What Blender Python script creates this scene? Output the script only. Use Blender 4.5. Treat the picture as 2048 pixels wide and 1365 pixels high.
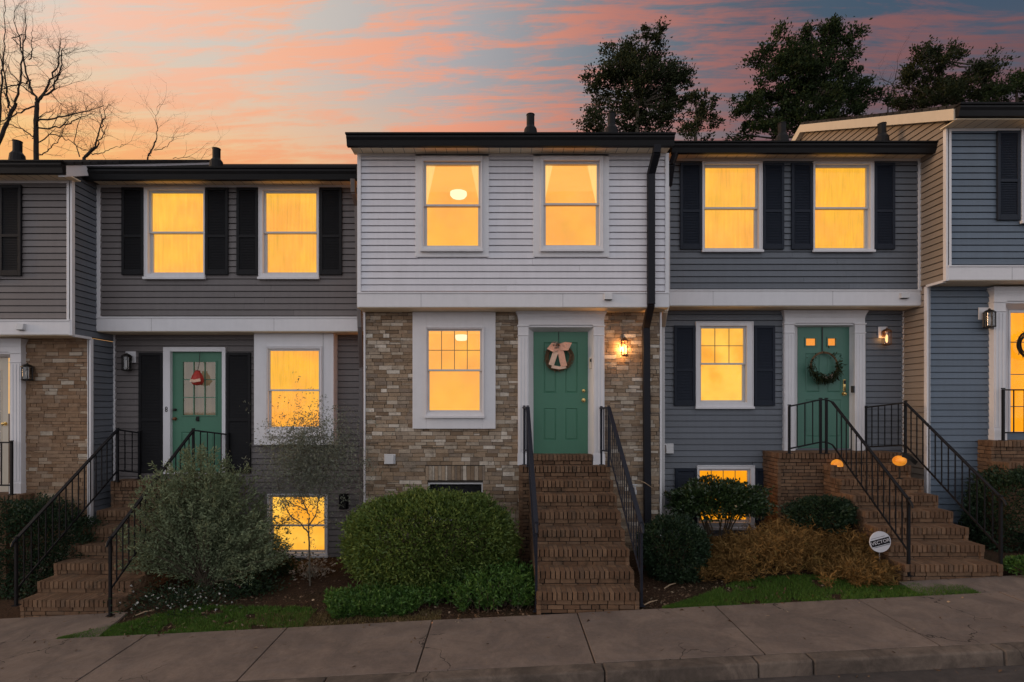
import bpy, math, random
import numpy as np
from mathutils import Vector, Matrix, noise as mnoise

random.seed(11)
RNG = np.random.default_rng(11)
for o in list(bpy.data.objects):
    bpy.data.objects.remove(o, do_unlink=True)
scene = bpy.context.scene
COL = scene.collection

# ------------------------------------------------------------------ camera
F, PX, PY = 1071.0, 1005.0, 812.0        # focal length and principal point of the photo (2048 px wide)
CZ, CY = 2.6, -9.0
cam_d = bpy.data.cameras.new('camera')
cam = bpy.data.objects.new('camera', cam_d)
COL.objects.link(cam)
cam.location = (0, CY, CZ)
cam.rotation_euler = (math.radians(90), 0, 0)
cam_d.sensor_width = 36.0
cam_d.lens = 36.0 * F / 2048
cam_d.shift_x = (1024 - PX) / 2048
cam_d.shift_y = (PY - 682.5) / 2048
cam_d.clip_end = 2000
scene.camera = cam
scene.view_settings.view_transform = 'Standard'
scene.view_settings.look = 'None'
scene.view_settings.exposure = 0.0
scene.view_settings.gamma = 1.0
scene.render.engine = 'CYCLES'
scene.cycles.use_denoising = True
scene.cycles.max_bounces = 6
scene.cycles.transparent_max_bounces = 12
scene.cycles.sample_clamp_indirect = 4.0


# ------------------------------------------------------------------ node helper
class NT:
    """terse node-tree builder"""
    def __init__(self, tree):
        self.t = tree

    def n(self, typ, **kw):
        nd = self.t.nodes.new(typ)
        for k, v in kw.items():
            setattr(nd, k, v)
        return nd

    def link(self, a, b):
        self.t.links.new(a, b)

    def put(self, sock, v):
        if hasattr(v, 'links') or hasattr(v, 'is_linked'):
            self.link(v, sock)
        else:
            if hasattr(sock.default_value, '__len__') and not hasattr(v, '__len__'):
                v = [v] * len(sock.default_value)
            if hasattr(sock.default_value, '__len__') and len(sock.default_value) == 4 and len(v) == 3:
                v = (*v, 1)
            sock.default_value = v

    def m(self, op, a, b=None, c=None, clamp=False):
        nd = self.n('ShaderNodeMath', operation=op, use_clamp=clamp)
        for i, v in enumerate((a, b, c)):
            if v is not None:
                self.put(nd.inputs[i], v)
        return nd.outputs[0]

    def mix(self, fac, a, b, blend='MIX'):
        nd = self.n('ShaderNodeMix', data_type='RGBA', blend_type=blend)
        nd.clamp_factor = True
        self.put(nd.inputs[0], fac)
        self.put(nd.inputs[6], a)
        self.put(nd.inputs[7], b)
        return nd.outputs[2]

    def ramp(self, fac, stops, interp='LINEAR'):
        nd = self.n('ShaderNodeValToRGB')
        nd.color_ramp.interpolation = interp
        els = nd.color_ramp.elements
        while len(els) < len(stops):
            els.new(0.5)
        for e, (p, c) in zip(els, stops):
            e.position = p
            c = c if hasattr(c, '__len__') else (c, c, c)
            e.color = (*c[:3], 1)
        self.put(nd.inputs[0], fac)
        return nd.outputs[0]

    def step(self, v, lo, hi):
        nd = self.n('ShaderNodeMapRange', interpolation_type='SMOOTHSTEP')
        self.put(nd.inputs[0], v)
        nd.inputs[1].default_value = lo
        nd.inputs[2].default_value = hi
        return nd.outputs[0]

    def noise(self, vec, scale, detail=4, rough=.55, dist=0.0):
        nd = self.n('ShaderNodeTexNoise')
        nd.inputs['Scale'].default_value = scale
        nd.inputs['Detail'].default_value = detail
        nd.inputs['Roughness'].default_value = rough
        nd.inputs['Distortion'].default_value = dist
        if vec is not None:
            self.link(vec, nd.inputs['Vector'])
        return nd.outputs[0]

    def scaled(self, vec, s, loc=(0, 0, 0)):
        nd = self.n('ShaderNodeMapping')
        nd.inputs['Scale'].default_value = s
        nd.inputs['Location'].default_value = loc
        self.link(vec, nd.inputs['Vector'])
        return nd.outputs[0]

    def comb(self, x, y, z):
        nd = self.n('ShaderNodeCombineXYZ')
        for i, v in enumerate((x, y, z)):
            self.put(nd.inputs[i], v)
        return nd.outputs[0]


# ------------------------------------------------------------------ sky at dusk
SUN_EL, SUN_AZ = math.radians(9), math.radians(-72)    # low in the west, at the left of the photo
world = bpy.data.worlds.new("World")
scene.world = world
world.use_nodes = True
W = NT(world.node_tree)
world.node_tree.nodes.clear()
tc = W.n('ShaderNodeTexCoord')
sep = W.n('ShaderNodeSeparateXYZ')
W.link(tc.outputs['Generated'], sep.inputs[0])
dx, dy, dz = sep.outputs
hor = W.m('SQRT', W.m('ADD', W.m('MULTIPLY', dx, dx), W.m('ADD', W.m('MULTIPLY', dy, dy), 1e-4)))
u = W.m('MULTIPLY_ADD', W.m('DIVIDE', dx, hor), .5, .5)      # 0 west .. 1 east
e = W.m('MAXIMUM', dz, 0.0)
low = W.ramp(u, [(.12, (.95, .56, .17)), (.28, (.93, .50, .17)), (.44, (.76, .32, .13)), (.58, (.44, .19, .12)), (.72, (.20, .10, .10)), (.88, (.12, .075, .085))])
mid = W.ramp(u, [(.12, (.90, .62, .36)), (.30, (.86, .53, .30)), (.45, (.72, .42, .27)), (.60, (.36, .23, .20)), (.72, (.17, .13, .15)), (.88, (.085, .09, .12))])
high = W.ramp(u, [(.12, (.66, .66, .60)), (.30, (.62, .56, .50)), (.45, (.42, .40, .41)), (.60, (.18, .21, .25)), (.72, (.075, .105, .145)), (.88, (.03, .075, .13))])
cl_hi = W.ramp(u, [(.12, (.92, .60, .48)), (.30, (.93, .46, .29)), (.45, (.86, .34, .21)), (.60, (.52, .20, .155)), (.72, (.29, .12, .115)), (.88, (.19, .085, .09))])
cl_lo = W.ramp(u, [(.12, (.95, .47, .16)), (.30, (.90, .36, .15)), (.45, (.74, .27, .14)), (.60, (.42, .155, .115)), (.72, (.17, .085, .09)), (.88, (.10, .06, .07))])
inv = W.m('DIVIDE', 1.0, W.m('ADD', e, .10))
cx_ = W.m('MULTIPLY', dx, inv)
cy_ = W.m('MULTIPLY', dy, inv)
cv = W.comb(W.m('MULTIPLY_ADD', cy_, .18, W.m('MULTIPLY', cx_, .62)), W.m('MULTIPLY', cy_, 1.25), 0.0)
n_big = W.noise(cv, 2.9, 9, .66, .5)
cv2 = W.comb(W.m('MULTIPLY_ADD', cy_, .35, W.m('MULTIPLY', cx_, .50)), W.m('MULTIPLY_ADD', cx_, .10, W.m('MULTIPLY', cy_, 3.3)), 3.7)
n_fine = W.noise(cv2, 6.2, 10, .70, .45)
mask = W.step(W.m('MULTIPLY_ADD', n_fine, .62, W.m('MULTIPLY', n_big, .44)), .455, .605)
base = W.mix(W.step(e, .31, .44), low, mid)
base = W.mix(W.step(e, .37, .54), base, high)
cloud = W.mix(W.step(e, .34, .50), cl_lo, cl_hi)
col = W.mix(W.m('MULTIPLY', mask, .92), base, cloud)
dark = W.step(n_fine, .60, .76)                                # thin grey undersides of the streaks
col = W.mix(W.m('MULTIPLY', dark, .55), col, W.mix(.55, col, high))
# the eastern half of the sky, behind the viewer: pale afterglow at the horizon, dark overhead
back_c = W.ramp(e, [(0.0, (.98, .97, 1.02)), (.25, (.86, .86, .92)), (.55, (.70, .70, .75)), (1.0, (.50, .50, .53))])
back = W.step(W.m('MULTIPLY', dy, -1.0), -.12, .45)
col = W.mix(back, col, back_c)
col = W.mix(W.step(e, .66, .95), col, (.50, .50, .53))
sky = W.n('ShaderNodeTexSky', sky_type='NISHITA')
sky.sun_disc = False
sky.sun_elevation = SUN_EL
sky.sun_rotation = SUN_AZ
bg1 = W.n('ShaderNodeBackground')
W.link(col, bg1.inputs[0])
bg1.inputs[1].default_value = 1.0
bg2 = W.n('ShaderNodeBackground')
W.link(sky.outputs[0], bg2.inputs[0])
bg2.inputs[1].default_value = 0.004
ad = W.n('ShaderNodeAddShader')
W.link(bg1.outputs[0], ad.inputs[0])
W.link(bg2.outputs[0], ad.inputs[1])
wo = W.n('ShaderNodeOutputWorld')
W.link(ad.outputs[0], wo.inputs[0])

sun_d = bpy.data.lights.new('sun', 'SUN')
sun_d.energy = 1.2
sun_d.angle = math.radians(14)
sun_d.color = (1.0, .62, .34)
sun_o = bpy.data.objects.new('sun', sun_d)
COL.objects.link(sun_o)
sd = Vector((-math.cos(SUN_EL) * math.cos(math.radians(7)), -math.cos(SUN_EL) * math.sin(math.radians(7)), math.sin(SUN_EL)))
sun_o.rotation_euler = sd.to_track_quat('Z', 'Y').to_euler()
sun_o.location = sd * 60


# ------------------------------------------------------------------ materials
def new_mat(name):
    m = bpy.data.materials.new(name)
    m.use_nodes = True
    m.node_tree.nodes.clear()
    t = NT(m.node_tree)
    b = t.n('ShaderNodeBsdfPrincipled')
    o = t.n('ShaderNodeOutputMaterial')
    t.link(b.outputs[0], o.inputs[0])
    return m, t, b, o


def plain(name, c, rough=.55, var=.12, scale=6.0, bump=.0, bscale=60.0, metal=0.0, island=0.0, streak=0.0, grime=0.0, spec=.4):
    m, t, b, o = new_mat(name)
    b.inputs['Specular IOR Level'].default_value = spec
    tcn = t.n('ShaderNodeTexCoord').outputs['Object']
    n1 = t.noise(tcn, scale, 5, .6)
    f = t.m('MULTIPLY_ADD', t.m('SUBTRACT', n1, .5), var * 2, 1.0)
    if island:
        g = t.n('ShaderNodeNewGeometry').outputs['Random Per Island']
        f = t.m('MULTIPLY', f, t.m('MULTIPLY_ADD', t.m('SUBTRACT', g, .5), island * 2, 1.0))
    if streak:
        s = t.noise(t.scaled(tcn, (9, 9, .8)), 1.6, 5, .65)
        f = t.m('MULTIPLY', f, t.m('MULTIPLY_ADD', t.m('SUBTRACT', s, .5), streak * 2, 1.0))
    colr = t.mix(1.0, c, t.comb(f, f, f), 'MULTIPLY')
    if grime:
        gm = t.step(t.noise(tcn, 2.3, 7, .7, .4), .50, .78)
        colr = t.mix(t.m('MULTIPLY', gm, grime), colr, (.07, .06, .05))
    t.put(b.inputs['Base Color'], colr)
    t.put(b.inputs['Roughness'], t.m('MULTIPLY_ADD', t.m('SUBTRACT', n1, .5), .25, rough, clamp=True))
    b.inputs['Metallic'].default_value = metal
    if bump:
        bn = t.n('ShaderNodeBump')
        bn.inputs['Strength'].default_value = bump
        bn.inputs['Distance'].default_value = .01
        t.link(t.noise(tcn, bscale, 5, .6), bn.inputs['Height'])
        t.link(bn.outputs[0], b.inputs['Normal'])
    return m


def island_ramp(name, stops, rough=.85, var=.25, scale=14.0, bump=.5, bscale=55.0, grime=.0, gcol=(.03, .028, .024), gscale=1.7, spec=.3):
    """per-brick / per-leaf colour picked from a ramp"""
    m, t, b, o = new_mat(name)
    tcn = t.n('ShaderNodeTexCoord').outputs['Object']
    g = t.n('ShaderNodeNewGeometry').outputs['Random Per Island']
    c = t.ramp(g, stops)
    n1 = t.noise(tcn, scale, 6, .65)
    f = t.m('MULTIPLY_ADD', t.m('SUBTRACT', n1, .5), var * 2, 1.0)
    c = t.mix(1.0, c, t.comb(f, f, f), 'MULTIPLY')
    if grime:
        gm = t.step(t.noise(tcn, gscale, 7, .7, .3), .48, .72)
        c = t.mix(t.m('MULTIPLY', gm, grime), c, gcol)
    t.put(b.inputs['Base Color'], c)
    b.inputs['Roughness'].default_value = rough
    b.inputs['Specular IOR Level'].default_value = spec
    if bump:
        bn = t.n('ShaderNodeBump')
        bn.inputs['Strength'].default_value = bump
        bn.inputs['Distance'].default_value = .012
        t.link(t.noise(tcn, bscale, 5, .65), bn.inputs['Height'])
        t.link(bn.outputs[0], b.inputs['Normal'])
    return m


def leaf_mat(name, stops, trans=.25, rough=.55, spec=.35):
    m, t, b, o = new_mat(name)
    tcn = t.n('ShaderNodeTexCoord').outputs['Object']
    g = t.n('ShaderNodeNewGeometry').outputs['Random Per Island']
    n1 = t.noise(tcn, 2.2, 3, .6)
    c = t.ramp(t.m('ADD', t.m('MULTIPLY', g, .65), t.m('MULTIPLY_ADD', n1, .9, -.27), clamp=True), stops)
    t.put(b.inputs['Base Color'], c)
    b.inputs['Roughness'].default_value = rough
    b.inputs['Specular IOR Level'].default_value = spec
    tr = t.n('ShaderNodeBsdfTranslucent')
    t.link(c, tr.inputs[0])
    mx = t.n('ShaderNodeMixShader')
    mx.inputs[0].default_value = trans
    t.link(b.outputs[0], mx.inputs[1])
    t.link(tr.outputs[0], mx.inputs[2])
    t.link(mx.outputs[0], o.inputs[0])
    return m


def glow(name, c, strength=1.0, streak=0.0, sscale=26.0, mottle=.15, c2=None):
    """lit curtain, blind or room wall seen through a window, or a lamp"""
    m = bpy.data.materials.new(name)
    m.use_nodes = True
    m.node_tree.nodes.clear()
    t = NT(m.node_tree)
    tcn = t.n('ShaderNodeTexCoord').outputs['Object']
    em = t.n('ShaderNodeEmission')
    f = t.m('MULTIPLY_ADD', t.m('SUBTRACT', t.noise(tcn, 2.2, 5, .6), .5), mottle * 2, 1.0)
    if streak:
        s = t.noise(t.scaled(tcn, (1, 1, .05)), sscale, 3, .6)
        f = t.m('MULTIPLY', f, t.m('MULTIPLY_ADD', t.m('SUBTRACT', s, .5), streak * 2, 1.0))
    cc = c
    if c2 is not None:
        cc = t.mix(t.step(t.noise(tcn, 1.3, 3, .5), .35, .65), c, c2)
    t.put(em.inputs[0], t.mix(1.0, cc, t.comb(f, f, f), 'MULTIPLY'))
    em.inputs[1].default_value = strength
    o = t.n('ShaderNodeOutputMaterial')
    t.link(em.outputs[0], o.inputs[0])
    return m


def glass_mat(name, tint=(1, 1, 1), refl=1.0):
    m = bpy.data.materials.new(name)
    m.use_nodes = True
    m.node_tree.nodes.clear()
    t = NT(m.node_tree)
    tr = t.n('ShaderNodeBsdfTransparent')
    tr.inputs[0].default_value = (*tint, 1)
    gl = t.n('ShaderNodeBsdfGlossy')
    gl.inputs['Roughness'].default_value = .03
    bn = t.n('ShaderNodeBump')
    bn.inputs['Strength'].default_value = .05
    t.link(t.noise(t.n('ShaderNodeTexCoord').outputs['Object'], 3.0, 2), bn.inputs['Height'])
    t.link(bn.outputs[0], gl.inputs['Normal'])
    fr = t.n('ShaderNodeFresnel')
    fr.inputs[0].default_value = 1.45
    mx = t.n('ShaderNodeMixShader')
    bf = t.n('ShaderNodeNewGeometry').outputs['Backfacing']
    t.put(mx.inputs[0], t.m('MULTIPLY', t.m('MULTIPLY', fr.outputs[0], refl, clamp=True), t.m('SUBTRACT', 1.0, bf)))
    t.link(tr.outputs[0], mx.inputs[1])
    t.link(gl.outputs[0], mx.inputs[2])
    o = t.n('ShaderNodeOutputMaterial')
    t.link(mx.outputs[0], o.inputs[0])
    return m


M = {}
M['white_siding'] = plain('white_siding', (.66, .65, .69), .5, .07, 4, island=.04, streak=.10, grime=.05)
M['taupe_siding'] = plain('taupe_siding', (.150, .134, .132), .55, .08, 4, island=.09, streak=.14, grime=.12)
M['slate_siding'] = plain('slate_siding', (.128, .142, .165), .55, .08, 4, island=.09, streak=.14, grime=.12)
M['blue_siding'] = plain('blue_siding', (.115, .150, .195), .55, .08, 4, island=.09, streak=.14, grime=.12)
M['warm_lit_siding'] = plain('warm_lit_siding', (.28, .23, .185), .55, .08, 4, island=.05, streak=.06)  # warm western light put into the colour of the right gable wall
M['white_trim'] = plain('white_trim', (.68, .67, .69), .45, .06, 7, bump=.05, streak=.05, grime=.08)
M['cream_trim'] = plain('cream_trim', (.64, .56, .45), .5, .08, 5, streak=.06)
M['soffit'] = plain('soffit', (.80, .68, .50), .6, .10, 5, streak=.06)
M['gutter_metal'] = plain('gutter_metal', (.009, .009, .010), .5, .2, 6, spec=.16)
M['pipe_metal'] = plain('pipe_metal', (.012, .013, .018), .5, .2, 6, spec=.18)
M['grey_metal'] = plain('grey_metal', (.14, .13, .13), .5, .2, 6)
M['shingle'] = island_ramp('shingle', [(0, (.016, .015, .015)), (1, (.04, .037, .036))], .9, .3, 20, .4, 90)
M['shutter_black'] = plain('shutter_black', (.011, .011, .0125), .6, .15, 9, spec=.2)
M['shutter_navy'] = plain('shutter_navy', (.015, .020, .032), .55, .15, 9, spec=.2)
M['door_green'] = plain('door_green', (.066, .190, .122), .45, .08, 5, bump=.04, bscale=30, streak=.05)
M['door_teal'] = plain('door_teal', (.072, .180, .135), .45, .08, 5, bump=.04, bscale=30, streak=.05)
M['iron'] = plain('iron', (.008, .008, .010), .5, .25, 12, bump=.1, bscale=80, spec=.2)
M['iron_blue'] = plain('iron_blue', (.013, .015, .024), .45, .25, 12, bump=.1, bscale=80, spec=.25)
M['brass'] = plain('brass', (.75, .52, .20), .28, .1, 20, metal=1.0)
M['dark_metal'] = plain('dark_metal', (.016, .014, .012), .4, .2, 20, metal=.2)
M['copper'] = plain('copper', (.18, .085, .04), .45, .2, 20, metal=.6)
M['mortar'] = plain('mortar', (.040, .033, .027), .95, .3, 20, bump=.6)
M['mortar_step'] = plain('mortar_step', (.105, .066, .042), .95, .3, 20, bump=.4)
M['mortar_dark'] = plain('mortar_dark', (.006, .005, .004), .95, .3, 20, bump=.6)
M['brick_tan'] = island_ramp('brick_tan', [(0, (.19, .13, .085)), (.2, (.29, .21, .14)), (.42, (.37, .275, .19)), (.58, (.22, .17, .13)), (.72, (.35, .28, .21)), (.86, (.43, .36, .28)), (.94, (.56, .49, .41)), (1, (.63, .57, .49))], .9, .42, 11, .9, 45, grime=.62, gcol=(.10, .078, .056), gscale=5.5)
M['brick_brown'] = island_ramp('brick_brown', [(0, (.22, .13, .075)), (.35, (.26, .165, .10)), (.6, (.31, .205, .13)), (.8, (.20, .125, .08)), (.90, (.36, .27, .19)), (1, (.46, .39, .31))], .9, .36, 11, .9, 45, grime=.5, gcol=(.085, .052, .032), gscale=5)
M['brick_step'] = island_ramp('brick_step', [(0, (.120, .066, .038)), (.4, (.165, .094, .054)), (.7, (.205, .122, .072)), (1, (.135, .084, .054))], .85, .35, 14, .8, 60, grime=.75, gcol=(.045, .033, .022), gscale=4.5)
M['louver_dark'] = plain('louver_dark', (.006, .006, .007), .55, .2, 9, spec=.15)
M['vent_white'] = plain('vent_white', (.55, .55, .56), .5, .1, 9)
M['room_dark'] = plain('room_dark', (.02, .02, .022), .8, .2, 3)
M['mulch'] = None
M['glow_curtain'] = glow('glow_curtain', (.86, .43, .050), 1.22, streak=.30, sscale=34, mottle=.26, c2=(.88, .375, .058))
M['glow_blind'] = glow('glow_blind', (.86, .415, .036), 1.2, streak=.36, sscale=60, mottle=.22, c2=(.88, .355, .052))
M['glow_bright'] = glow('glow_bright', (1.0, .55, .075), 1.15, mottle=.34, c2=(.92, .37, .030))
M['glow_room'] = glow('glow_room', (.88, .42, .062), 1.2, mottle=.22, c2=(.88, .37, .07))
M['glow_room_side'] = glow('glow_room_side', (.86, .28, .03), 1.1, mottle=.10)
M['glow_ceiling'] = glow('glow_ceiling', (.95, .42, .085), 1.2, mottle=.10)
M['glow_orange'] = glow('glow_orange', (1.0, .36, .010), 1.1, streak=.16, sscale=8, mottle=.3)
M['glow_drape'] = glow('glow_drape', (1.0, .56, .17), 1.2, streak=.15, sscale=40, mottle=.1)
M['glow_lamp'] = glow('glow_lamp', (1.0, .86, .50), 1.25, mottle=.03)
M['glow_bulb'] = glow('glow_bulb', (1.0, .50, .10), 7.0, mottle=.0)
M['glow_bulb_soft'] = glow('glow_bulb_soft', (1.0, .55, .22), 1.8, mottle=.0)
M['glow_globe'] = plain('glow_globe', (.75, .26, .03), .35, .3, 12)
_b = [n for n in M['glow_globe'].node_tree.nodes if n.type == 'BSDF_PRINCIPLED'][0]
_t = NT(M['glow_globe'].node_tree)
_lw = _t.n('ShaderNodeTexNoise')
_lw.inputs['Scale'].default_value = 9
_t.link(_t.n('ShaderNodeTexCoord').outputs['Object'], _lw.inputs['Vector'])
_t.put(_b.inputs['Emission Color'], _t.ramp(_lw.outputs[0], [(.3, (.55, .14, .005)), (.65, (1.0, .40, .04))]))
_b.inputs['Emission Strength'].default_value = .55
M['muntin_glow_tint'] = plain('muntin_glow_tint', (.28, .17, .06), .6)  # orange tint of the lit windows put into the muntin colour
M['pane'] = glass_mat('pane', (1, 1, 1), .8)
M['pane_mirror'] = glass_mat('pane_mirror', (.6, .6, .6), 3.2)
M['frosted_lamp'] = plain('frosted_lamp', (.70, .66, .62), .2, .05, 9)
M['ribbon'] = plain('ribbon', (.80, .42, .29), .8, .3, 30, bump=.4, bscale=200)
M['ribbon_pale'] = plain('ribbon_pale', (.78, .52, .38), .8, .25, 30, bump=.4, bscale=200)
M['twig'] = island_ramp('twig', [(0, (.11, .065, .035)), (1, (.21, .125, .065))], .85, .3, 40, .2)
M['red_cloth'] = plain('red_cloth', (.42, .035, .022), .55, .35, 18, bump=.3)
M['bark'] = plain('bark', (.022, .018, .015), .9, .4, 12, bump=.6, bscale=40)
M['bark_pale'] = plain('bark_pale', (.10, .082, .062), .9, .4, 12, bump=.6, bscale=40)
M['stem'] = plain('stem', (.085, .065, .045), .9, .4, 20)
M['sign_white'] = plain('sign_white', (.62, .62, .66), .4, .08, 9)
M['sign_black'] = plain('sign_black', (.008, .008, .011), .6, .1, 9, spec=.15)
M['stick'] = plain('stick', (.38, .27, .17), .8, .2, 20)
M['leaf_box'] = leaf_mat('leaf_box', [(0, (0.048, 0.091, 0.021)), (.45, (0.100, 0.156, 0.033)), (.8, (0.171, 0.228, 0.047)), (1, (0.243, 0.285, 0.068))])
M['leaf_groundcover'] = leaf_mat('leaf_groundcover', [(0, (0.034, 0.068, 0.016)), (.5, (0.061, 0.144, 0.026)), (1, (0.125, 0.229, 0.040))])
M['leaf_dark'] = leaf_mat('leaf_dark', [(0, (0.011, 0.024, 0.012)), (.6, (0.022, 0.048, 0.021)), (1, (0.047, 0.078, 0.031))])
M['leaf_glossy'] = leaf_mat('leaf_glossy', [(0, (0.014, 0.027, 0.011)), (.6, (0.027, 0.054, 0.018)), (1, (0.062, 0.101, 0.030))], .15, .35, .5)
M['leaf_grey'] = leaf_mat('leaf_grey', [(0, (0.086, 0.113, 0.059)), (.5, (0.166, 0.205, 0.116)), (1, (0.296, 0.351, 0.204))], .2, .8, .2)
M['leaf_haze'] = leaf_mat('leaf_haze', [(0, (0.108, 0.124, 0.094)), (.6, (0.204, 0.220, 0.168)), (1, (0.312, 0.312, 0.224))], .2, .8, .2)
M['leaf_tan'] = leaf_mat('leaf_tan', [(0, (0.098, 0.053, 0.017)), (.45, (0.195, 0.110, 0.034)), (.8, (0.280, 0.169, 0.059)), (1, (0.144, 0.125, 0.032))], .2, .8, .2)
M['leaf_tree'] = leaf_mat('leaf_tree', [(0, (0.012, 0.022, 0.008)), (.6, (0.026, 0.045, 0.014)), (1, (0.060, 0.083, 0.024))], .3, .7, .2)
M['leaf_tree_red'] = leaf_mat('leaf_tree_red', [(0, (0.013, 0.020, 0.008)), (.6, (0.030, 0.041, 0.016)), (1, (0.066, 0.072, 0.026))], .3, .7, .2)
M['leaf_cream'] = leaf_mat('leaf_cream', [(0, (.16, .12, .09)), (1, (.40, .33, .26))])
M['petal_white'] = plain('petal_white', (.50, .49, .46), .7, .1)
M['petal_pink'] = plain('petal_pink', (.45, .10, .20), .7, .1)
M['grass_blade'] = leaf_mat('grass_blade', [(0, (0.045, 0.090, 0.014)), (.6, (0.072, 0.163, 0.020)), (1, (0.143, 0.212, 0.041))], .25, .6)
M['grass_dry'] = leaf_mat('grass_dry', [(0, (0.091, 0.076, 0.028)), (.6, (0.155, 0.118, 0.046)), (1, (0.273, 0.193, 0.092))], .25, .7)
M['litter'] = island_ramp('litter', [(0, (.055, .030, .018)), (.6, (.12, .07, .04)), (.9, (.20, .135, .085)), (1, (.34, .26, .18))], .9, .2, 20, 0)


def ground_mat():
    m, t, b, o = new_mat('mulch')
    tcn = t.n('ShaderNodeTexCoord').outputs['Object']
    a = t.noise(tcn, 30, 8, .75)
    c = t.ramp(a, [(.3, (.020, .012, .008)), (.5, (.055, .030, .018)), (.62, (.085, .048, .028)), (.75, (.14, .09, .055))])
    big = t.step(t.noise(tcn, 1.5, 4, .6), .4, .65)
    c = t.mix(t.m('MULTIPLY', big, .5), c, (.030, .026, .012))
    t.put(b.inputs['Base Color'], c)
    b.inputs['Roughness'].default_value = .95
    b.inputs['Specular IOR Level'].default_value = .15
    bn = t.n('ShaderNodeBump')
    bn.inputs['Strength'].default_value = .9
    bn.inputs['Distance'].default_value = .03
    t.link(a, bn.inputs['Height'])
    t.link(bn.outputs[0], b.inputs['Normal'])
    return m


def concrete_mat(name, base, dark, tint):
    m, t, b, o = new_mat(name)
    tcn = t.n('ShaderNodeTexCoord').outputs['Object']
    speck = t.noise(tcn, 240, 3, .7)
    blot = t.noise(tcn, 2.0, 6, .68, .6)
    streak = t.noise(t.scaled(tcn, (1.0, 4.0, 1.0)), 1.7, 6, .7, .8)
    fine = t.noise(tcn, 22, 6, .7)
    c = t.mix(t.step(blot, .34, .70), dark, base)
    c = t.mix(t.m('MULTIPLY', t.step(streak, .48, .70), .45), c, tint)
    f = t.m('ADD', t.m('MULTIPLY_ADD', t.m('SUBTRACT', speck, .5), .55, 1.0), t.m('MULTIPLY', t.m('SUBTRACT', fine, .5), .55))
    c = t.mix(1.0, c, t.comb(f, f, f), 'MULTIPLY')
    vor = t.n('ShaderNodeTexVoronoi')
    vor.inputs['Scale'].default_value = 2.7
    t.link(tcn, vor.inputs['Vector'])
    spot = t.m('LESS_THAN', vor.outputs['Distance'], .028)
    c = t.mix(t.m('MULTIPLY', spot, .55), c, (.02, .016, .013))
    vc = t.n('ShaderNodeTexVoronoi', feature='DISTANCE_TO_EDGE')
    vc.inputs['Scale'].default_value = .55
    wob = t.n('ShaderNodeVectorMath', operation='MULTIPLY_ADD')
    nz = t.n('ShaderNodeTexNoise')
    nz.inputs['Scale'].default_value = 3.5
    nz.inputs['Detail'].default_value = 8
    t.link(tcn, nz.inputs['Vector'])
    t.link(nz.outputs['Color'], wob.inputs[0])
    wob.inputs[1].default_value = (.55, .55, .55)
    t.link(tcn, wob.inputs[2])
    t.link(wob.outputs[0], vc.inputs['Vector'])
    crack = t.m('MULTIPLY', t.m('LESS_THAN', vc.outputs['Distance'], .0035), t.step(t.noise(tcn, .9, 2), .52, .60))
    c = t.mix(t.m('MULTIPLY', crack, .8), c, (.018, .014, .011))
    stain = t.step(t.noise(tcn, 5.5, 6, .7, 1.2), .60, .74)
    c = t.mix(t.m('MULTIPLY', stain, .35), c, dark)
    t.put(b.inputs['Base Color'], c)
    b.inputs['Roughness'].default_value = .9
    b.inputs['Specular IOR Level'].default_value = .25
    bn = t.n('ShaderNodeBump')
    bn.inputs['Strength'].default_value = .5
    bn.inputs['Distance'].default_value = .006
    t.link(t.m('ADD', speck, t.m('MULTIPLY', fine, 1.5)), bn.inputs['Height'])
    t.link(bn.outputs[0], b.inputs['Normal'])
    return m


M['mulch'] = ground_mat()
M['concrete'] = concrete_mat('concrete', (.215, .165, .135), (.140, .110, .094), (.165, .138, .126))
M['concrete_kerb'] = concrete_mat('concrete_kerb', (.185, .145, .118), (.075, .060, .050), (.095, .077, .062))
M['asphalt'] = concrete_mat('asphalt', (.085, .072, .066), (.055, .048, .045), (.10, .085, .078))


# ------------------------------------------------------------------ geometry helpers
def X(px, D): return (px - PX) / F * D
def Z(py, D): return CZ + (PY - py) / F * D
def Y(D): return D + CY
def P(px, py, D): return Vector((X(px, D), Y(D), Z(py, D)))


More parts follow.
